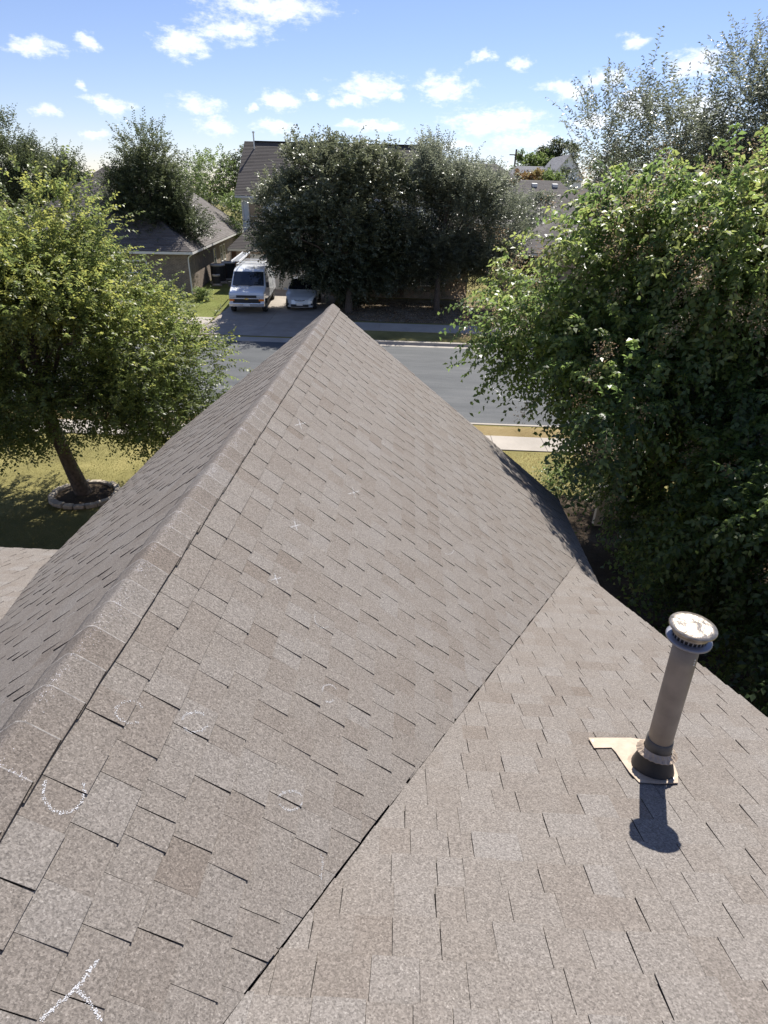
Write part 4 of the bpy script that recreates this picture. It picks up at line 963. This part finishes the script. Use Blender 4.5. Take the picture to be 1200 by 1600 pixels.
# bungalow on the left
hB, rB = hipped('house', 'brown brick bungalow with long hipped roof beside the green lawn', (-13.55, 37.2, .5), 7.5, -11.6, .45, -.5, 26.0, 2.55, 7.0, 'y', 'stone', 'far_shingle', None, None, .45,
       [('right', 8.6, 9.5, .8, 2.0, 0), ('right', 11.6, 12.5, .8, 2.0, 0), ('right', 13.0, 13.9, .8, 2.0, 0), ('front', -4.2, -2.4, .6, 2.0, -.05), ('front', -8.5, -6.6, .6, 2.0, -.05)])
p = MB(); p.tube([(.36, -.42, 2.38), (.1, -.12, 2.2), (.06, -.11, 2.0), (.06, -.11, 0)], .04, 8); p.build('downspout', M['white_trim'], hB)
for x, y, z in ((-3.5, 8, 5.4), (-2.2, 12, 4.5)):
    p = MB(); p.tube([(x, y, z - .4), (x, y, z + .3)], .05, 10); p.build('vent_stack', M['galv'], rB)
# far houses
hC, rC = hipped('house', 'distant house with tan hipped roof left of the utility pole', (6.0, 84, 1.0), 6, -3, 10, 0, 11, 6.0, 9.2, 'x', 'brick', 'far_shingle', 5.2, 4.6)
hD, rD = hipped('house', 'house with grey hipped roof and two small white roof vents', (7.2, 52, .7), 4, -.6, 8.6, 0, 13, 3.6, 7.0, 'x', 'brick', 'far_shingle', 3.2, 2.6)
for x in (3.6, 5.4):
    p = MB(); p.prism([(x - .22, 5.5, 6.35), (x + .22, 5.5, 6.35), (x + .22, 5.5, 6.72), (x - .22, 5.5, 6.72)], (0, .4, .05)); p.build('roof_vent', M['white_trim'], rD)
hD2, _ = hipped('house', 'single storey house with pale hipped roof right of the live oaks', (6.6, 41.5, .56), 3, 0, 10, 0, 10, 2.6, 5.0, 'x', 'brick', 'far_shingle', None, None)
hE, rE = hipped('house', 'white gabled house with a round attic window', (19.0, 96, 1.0), 3, 0.2, 5.4, 0, 10, 7.8, 10.9, 'y', 'bluewhite', 'grey_shingle', 0, 0, .35)
g = MB(); g.lathe([(0, 0), (.42, 0), (.42, .08), (.52, .08), (.52, 0)], 20); o = g.build('round_window', M['glass'], hE, loc=(2.8, .34, 8.9)); o.rotation_euler = (math.radians(90), 0, 0)
g = MB(); g.lathe([(.42, 0), (.42, .1), (.55, .1), (.55, 0)], 20); o = g.build('window_surround', M['white_trim'], hE, loc=(2.8, .34, 8.9)); o.rotation_euler = (math.radians(90), 0, 0)
hE2, _ = hipped('house', 'grey roofed house left of the white gabled house', (12.8, 98, 1.0), 3, 0, 7, 0, 10, 7.2, 9.6, 'x', 'bluewhite', 'grey_shingle', 3, 0, .35)
hF, rF = hipped('house', 'house with steep grey gable roof behind the large crape myrtle', (15.0, 62, .8), 3, 0, 9, 0, 12, 4.2, 7.7, 'y', 'brick', 'far_shingle', 4.5, None)
hG, rG = hipped('house', 'brick house far beyond the large crape myrtle', (28, 45, .6), 2, 0, 14, 0, 12, 3.2, 6.6, 'x', 'brick', 'far_shingle')
hH, rH = hipped('house', 'brick house far beyond the feathery tree', (-48, 40, .6), 4, 0, 14, 0, 14, 3.2, 6.6, 'x', 'brick', 'far_shingle')
# utility pole
up_ = thing('utility_pole', 'thin wooden utility pole on the skyline between distant roofs', 'pole', (17.3, 118, gz(118)))
b = MB(); b.tube([(0, 0, -.3), (0, 0, 12.6)], [.2, .14], 10); b.build('post', M['bark'], up_)
b = MB(); b.box(-1.1, 1.1, -.06, .06, 11.7, 11.85); b.build('crossarm', M['bark'], up_)
b = MB(); b.lathe([(0, 9.0), (.22, 9.0), (.22, 9.9), (0, 9.95)], 12, (.38, 0, 0)); b.build('transformer', M['galv'], up_)
# cedar gate between the houses
gt = thing('wooden_gate', 'brown cedar gate closing the gap between bungalow and garage', 'gate', (-13.4, 46.6, gz(46.6)))
for k in range(13):
    b = MB(); b.box(-.15 + k * .145, -.015 + k * .145, 0, .02, .05, 1.8 + .02 * (k % 3)); b.build('board', M['wood'], gt)
b = MB(); b.box(-.15, 1.73, .021, .06, .4, .49); b.box(-.15, 1.73, .021, .06, 1.4, 1.49); tag(b.build('rails', M['wood'], gt), kind='stuff')

# ------------------------------------------------------------------ air conditioners by the bungalow
M['acdark'] = plain('ac_grille', (.045, .045, .048), .6, var=.2)
M['acgrey'] = plain('ac_housing', (.62, .60, .57), .5)
def ac(x, y, r, h, lab, grp=None):
    z = gz(y); t = thing('air_conditioner', lab, 'air conditioner', (x, y, z), .3, grp)
    b = MB(); b.box(-r - .08, r + .08, -r - .08, r + .08, -.05, .06); b.build('pad', M['concrete'], t)
    b = MB(); b.lathe([(0, .06), (r * .94, .06), (r * .94, h - .06), (0, h - .06)], 20); b.build('coil', M['acdark'], t)
    b = MB(); b.lathe([(r * .60, h - .02), (r * 1.0, h - .03), (r * 1.04, h - .06), (r * 1.04, h - .13), (r * .95, h - .14)], 24); b.build('top_ring', M['acgrey'], t, smooth=True)
    b = MB(); b.lathe([(r * .95, .06), (r * 1.0, .07), (r * 1.0, .13), (r * .95, .14)], 24); b.build('base_ring', M['acgrey'], t)
    for k in range(14):
        a = 2 * math.pi * k / 14; b = MB(); b.tube([(r * .97 * math.cos(a), r * .97 * math.sin(a), .1), (r * .97 * math.cos(a), r * .97 * math.sin(a), h - .1)], .014, 5); b.build('guard_rod', M['acdark'], t)
    b = MB()
    for q in (.2, .35, .5): b.tube([(r * q * math.cos(a_), r * q * math.sin(a_), h - .03) for a_ in np.linspace(0, 6.28, 17)], .012, 4, False)
    for a_ in (0, 1.57): b.tube([(r * .64 * math.cos(a_), r * .64 * math.sin(a_), h - .028), (-r * .64 * math.cos(a_), -r * .64 * math.sin(a_), h - .028)], .012, 4, False)
    tag(b.build('fan_guard', M['acdark'], t), kind='stuff')
ac(-13.5, 42.7, .50, 1.25, 'large dark air conditioner with a pale rim beside the bungalow wall')
ac(-13.2, 44.3, .48, 1.25, 'dark air conditioner behind the other one near the cedar gate')
ac(-13.25, 41.4, .25, .74, 'small dark round unit in front of the larger air conditioner')

# ------------------------------------------------------------------ vehicles
M['white_car'] = plain('white_paint', (.72, .74, .76), .22, spec=.6, var=.02, coat=.6)
M['silver_car'] = plain('silver_paint', (.60, .63, .66), .25, metal=.15, spec=.6, var=.02, coat=.6)
M['black_plastic'] = plain('black_plastic', (.018, .018, .02), .5)
M['tyre'] = plain('tyre_rubber', (.02, .02, .02), .85)
M['chrome'] = plain('chrome', (.75, .75, .76), .15, metal=.9)
M['lamp'] = plain('headlamp', (.55, .58, .6), .1, spec=.8)
M['amber'] = plain('amber_lens', (.80, .22, .02), .25)
M['gold'] = plain('gold_emblem', (.75, .55, .18), .3, metal=.6)
M['car_glass'] = plain('car_glass', (.012, .016, .024), .05, spec=.9)
M['rim'] = plain('wheel_rim', (.45, .45, .46), .35, metal=.6)
M['alu'] = plain('ladder_white', (.74, .74, .75), .4)
def wheel(parent, x, y, r, w):
    s = 1 if x > 0 else -1
    b = MB(); b.lathe([(r * .62, -w / 2), (r * .93, -w / 2), (r, -w / 2 + .03), (r, w / 2 - .03), (r * .93, w / 2), (r * .62, w / 2)], 28); o = b.build('wheel', M['tyre'], parent, loc=(x, y, r), smooth=True); o.rotation_euler = (0, math.radians(90) * s, 0)
    b = MB(); b.lathe([(0, w * .42), (r * .18, w * .44), (r * .22, w * .34), (r * .52, w * .30), (r * .6, w * .44), (r * .64, w * .46)], 28); b.build('rim', M['rim'], o, smooth=True)
def body(prof, wid, name, mat, parent, bevel=.05, segs=None):
    """side profile (y,z) closed; wid(y,z) half width"""
    n = len(prof); b = MB()
    L_ = [(-wid(y, z), y, z) for y, z in prof]; R_ = [(wid(y, z), y, z) for y, z in prof]
    b.poly(L_ + R_, [list(range(n))[::-1], [n + i for i in range(n)]] + [[i, (i + 1) % n, n + (i + 1) % n, n + i] for i in range(n)])
    return b.build(name, mat, parent, bevel=bevel)
# van: nose towards the street (local -y)
van = thing('van', 'white cargo van with roof rack parked on the far driveway', 'van', (-8.93, 32.75, gz(33.2) + .03), math.radians(6.0))
van.rotation_euler = (math.radians(1.6), 0, math.radians(6.0))
def vw(y, z):
    w = 1.0 - max(0, (z - 1.05)) * .15
    if y < .5: w -= (.5 - y) * .12
    return w
vprof = [(.02, .42), (0, .62), (.02, .98), (.10, 1.10), (.95, 1.26), (1.72, 1.98), (1.95, 2.06), (2.6, 2.11), (5.3, 2.09), (5.5, 1.98), (5.62, 1.0), (5.62, .40)]
body(vprof, vw, 'body', M['white_car'], van, .045)
b = MB(); b.poly([(-.86, .985, 1.325), (.86, .985, 1.325), (.80, 1.665, 1.945), (-.80, 1.665, 1.945)]); ws = b.build('windscreen', M['car_glass'], van)
for v in ws.data.vertices: v.co += Vector((0, -.022, .020))
b = MB(); b.tube([(-.7, .94, 1.30), (-.15, 1.08, 1.42)], .012, 5); b.build('wiper', M['black_plastic'], van)
b = MB(); b.tube([(.02, .94, 1.30), (.55, 1.08, 1.42)], .012, 5); b.build('wiper', M['black_plastic'], van)
for s in (-1, 1):
    def sw(y, z): return s * (vw(y, z) + .006)
    b = MB(); b.poly([(sw(1.25, 1.30), 1.22, 1.30), (sw(2.2, 1.30), 2.2, 1.30), (sw(2.2, 1.86), 2.2, 1.86), (sw(1.75, 1.86), 1.72, 1.86)]); b.build('side_window', M['car_glass'], van)
    b = MB(); b.box(s * 1.04 - .08, s * 1.04 + .08, 1.12, 1.22, 1.22, 1.50); b.tube([(s * .93, 1.2, 1.34), (s * 1.02, 1.18, 1.34)], .03, 6); b.build('mirror', M['black_plastic'], van, bevel=.02)
    for yy in (2.25, 3.3, 4.3):
        b = MB(); b.box(s * (vw(yy, 1.2)) - .008, s * (vw(yy, 1.2)) + .006, yy, yy + .012, .5, 1.15); b.build('panel_seam', M['black_plastic'], van)
    b = MB(); b.box(s * .985 - .02, s * .985 + .02, .9, 5.3, .44, .56); b.build('rub_strip', M['black_plastic'], van)
    for yy in (.78, 4.35): wheel(van, s * .87, yy, .37, .24)
    b = MB(); b.box(s * .74 - .19, s * .74 + .19, -.034, .05, .865, .985); b.build('headlight', M['lamp'], van, bevel=.015)
    b = MB(); b.box(s * .80 - .14, s * .80 + .14, -.036, .05, .69, .785); b.build('indicator', M['amber'], van, bevel=.015)
    b = MB(); b.box(s * .80 - .12, s * .80 + .12, 5.6, 5.64, .9, 1.5); b.build('tail_light', M['amber'], van)
b = MB(); b.box(-.74, .74, -.022, .04, .585, .985); gr_ = b.build('grille', M['black_plastic'], van, bevel=.01)
b = MB(); b.box(-.93, .93, -.032, .03, .79, .85); b.build('grille_bar', M['chrome'], gr_, bevel=.012)
b = MB(); b.poly([(-.13, -.045, .80), (-.10, -.045, .835), (-.045, -.045, .835), (-.04, -.045, .85), (.04, -.045, .85), (.045, -.045, .835), (.13, -.045, .835), (.10, -.045, .78), (.045, -.045, .78), (.04, -.045, .765), (-.04, -.045, .765), (-.045, -.045, .78), (-.10, -.045, .78)]); b.build('emblem', M['gold'], gr_)
b = MB(); b.box(-.96, .96, -.10, .12, .40, .60); bp_ = b.build('bumper', M['chrome'], van, bevel=.03)
b = MB(); b.box(-.17, .17, -.115, -.103, .45, .585); b.build('licence_plate', M['white_trim'], bp_)
b = MB(); b.tube([(.25, 2.05, 2.08), (.25, 2.09, 2.24)], [.03, .01], 6); b.build('antenna_fin', M['black_plastic'], van)
for yy in (2.5, 3.5, 4.5):
    b = MB(); b.tube([(-.82, yy, 2.0), (-.80, yy, 2.26), (.80, yy, 2.26), (.82, yy, 2.0)], .022, 8); b.build('rack_bar', M['alu'], van)
for s in (-1, 1):
    b = MB(); b.tube([(s * .72, 2.35, 2.26), (s * .72, 4.75, 2.26)], .018, 8); b.build('rack_rail', M['alu'], van)
ld_ = thing('ladder', 'white ladder strapped along the side of the van roof rack', 'ladder', (-8.93, 32.75, gz(33.2) + .03)); ld_.rotation_euler = van.rotation_euler
for q in (0, 1):
    b = MB(); b.box(-.98 + q * .42, -.94 + q * .42, 1.9, 6.1, 2.30 + .10 - q * .0, 2.39 + .10); b.build('rail', M['alu'], ld_)
for k in range(14):
    b = MB(); b.tube([(-.94, 2.05 + k * .3, 2.445), (-.56, 2.05 + k * .3, 2.445)], .017, 6); b.build('rung', M['alu'], ld_)
# hatchback
car = thing('car', 'silver white hatchback parked under the live oak beside the van', 'car', (-6.2, 33.75, gz(34.2) + .03), math.radians(3.0))
car.rotation_euler = (math.radians(1.6), 0, math.radians(3.0))
def cw(y, z):
    w = .875 - max(0, z - .85) * .36
    if y < .7: w -= (.7 - y) ** 2 * .42
    if y > 3.9: w -= (y - 3.9) * .15
    return w
cprof = [(.06, .22), (0, .40), (.05, .62), (.22, .74), (.62, .86), (1.02, .95), (1.95, 1.40), (2.4, 1.47), (2.9, 1.46), (3.9, 1.22), (4.3, 1.05), (4.42, .8), (4.42, .35), (4.3, .24)]
# body as a loft over several stations across the width so the nose is rounded
b = MB(); st = [-1, -.93, -.7, -.35, 0, .35, .7, .93, 1]; n = len(cprof)
for s in st:
    for (y, z) in cprof:
        edge = max(0, abs(s) - .35) / .65; b.v.append((s * cw(y, z), y + (.20 * edge ** 2 if y < 1.0 else (-.12 * edge ** 2 if y > 4 else 0)) + (.10 * edge ** 2 if 1 < y < 2 else 0), z - (.05 * edge ** 3 if z > .5 else 0)))
for i in range(len(st) - 1):
    for k in range(n): b.f.append([i*n + k, i*n + (k+1) % n, (i+1)*n + (k+1) % n, (i+1)*n + k]); b.m.append(0); b.t.append(.5)
b.f.append(list(range(n))[::-1]); b.m.append(0); b.t.append(.5); b.f.append([(len(st)-1)*n + k for k in range(n)]); b.m.append(0); b.t.append(.5)
b.build('body', M['silver_car'], car, bevel=.0, smooth=False)
b = MB(); W0, W1 = .70, .60
for (y, z, wq) in ((1.10, 1.005, .76), (1.55, 1.225, .70), (1.98, 1.43, .60)):
    for s in (-1, -.6, 0, .6, 1): b.v.append((s * wq, y - .02 + .09 * abs(s) ** 2 - .015, z + .012 - .015 * abs(s) ** 2 + .02))
for i in range(2):
    for k in range(4): b.f.append([i*5 + k, i*5 + k + 1, (i+1)*5 + k + 1, (i+1)*5 + k]); b.m.append(0); b.t.append(.5)
b.build('windscreen', M['car_glass'], car, smooth=True)
for s in (-1, 1):
    b = MB(); b.poly([(s * (cw(1.6, .95) + .008), 1.5, .98), (s * (cw(3.4, .95) + .008), 3.5, 1.0), (s * (cw(3.2, 1.28) + .008), 3.2, 1.27), (s * (cw(2.1, 1.33) + .008), 2.05, 1.33)]); b.build('side_window', M['car_glass'], car)
    b = MB(); b.box(s * .95 - .09, s * .95 + .09, 1.25, 1.36, .93, 1.06); b.tube([(s * .80, 1.33, .96), (s * .92, 1.31, .98)], .025, 6); b.build('mirror', M['silver_car'], car, bevel=.03)
    for yy in (.88, 3.58): wheel(car, s * .755, yy, .315, .2)
    b = MB(); b.poly([(s * .48, .105, .60), (s * .74, .285, .60), (s * .80, .52, .76), (s * .72, .42, .78), (s * .55, .19, .70)]); hl = b.build('headlight', M['lamp'], car)
    for v in hl.data.vertices: v.co += Vector((0, -.035, .02))
    b = MB(); b.box(s * .68 - .05, s * .68 + .05, .10, .16, .34, .44); b.build('fog_lamp', M['black_plastic'], car, bevel=.01)
b = MB(); b.box(-.50, .50, -.012, .06, .26, .40); gr2 = b.build('lower_grille', M['black_plastic'], car, bevel=.02)
b = MB(); b.box(-.17, .17, -.026, -.013, .34, .47); b.build('licence_plate', M['white_trim'], gr2)
b = MB(); b.tube([(-.30, .06, .625), (-.16, .005, .59), (.16, .005, .59), (.30, .06, .625)], .016, 6); b.build('upper_grille', M['black_plastic'], car)
b = MB(); b.tube([(.055 * math.cos(a), -.012 + .0, .635 + .036 * math.sin(a)) for a in np.linspace(0, 2 * math.pi, 17)], .008, 5, False); b.build('emblem', M['chrome'], car)

# ------------------------------------------------------------------ odds and ends in the bed by the roof corner
pt = thing('garden_post', 'pale cream post standing in the bed by the roof corner', 'post', (4.35, 11.2, 0))
b = MB(); b.prism([(-.09, -.06, -.1), (.09, -.06, -.1), (.09, .06, -.1), (-.09, .06, -.1)], (0, 0, 1.0)); b.build('shaft', M['cream'], pt, bevel=.01)
b = MB(); b.box(-.12, .12, -.09, .09, .9, .95); b.build('cap', M['cream'], pt, bevel=.01)
bn = thing('garden_bin', 'black rounded tub with a white band in the shaded bed', 'tub', (4.75, 10.35, 0))
b = MB(); b.lathe([(0, 0), (.17, 0), (.20, .3), (.21, .42), (.18, .44), (.16, .4), (0, .38)], 20); b.build('tub', M['black_plastic'], bn, smooth=True)
b = MB(); b.lathe([(.195, .22), (.203, .22), (.206, .27), (.198, .27)], 20); b.build('band', M['white_trim'], bn)
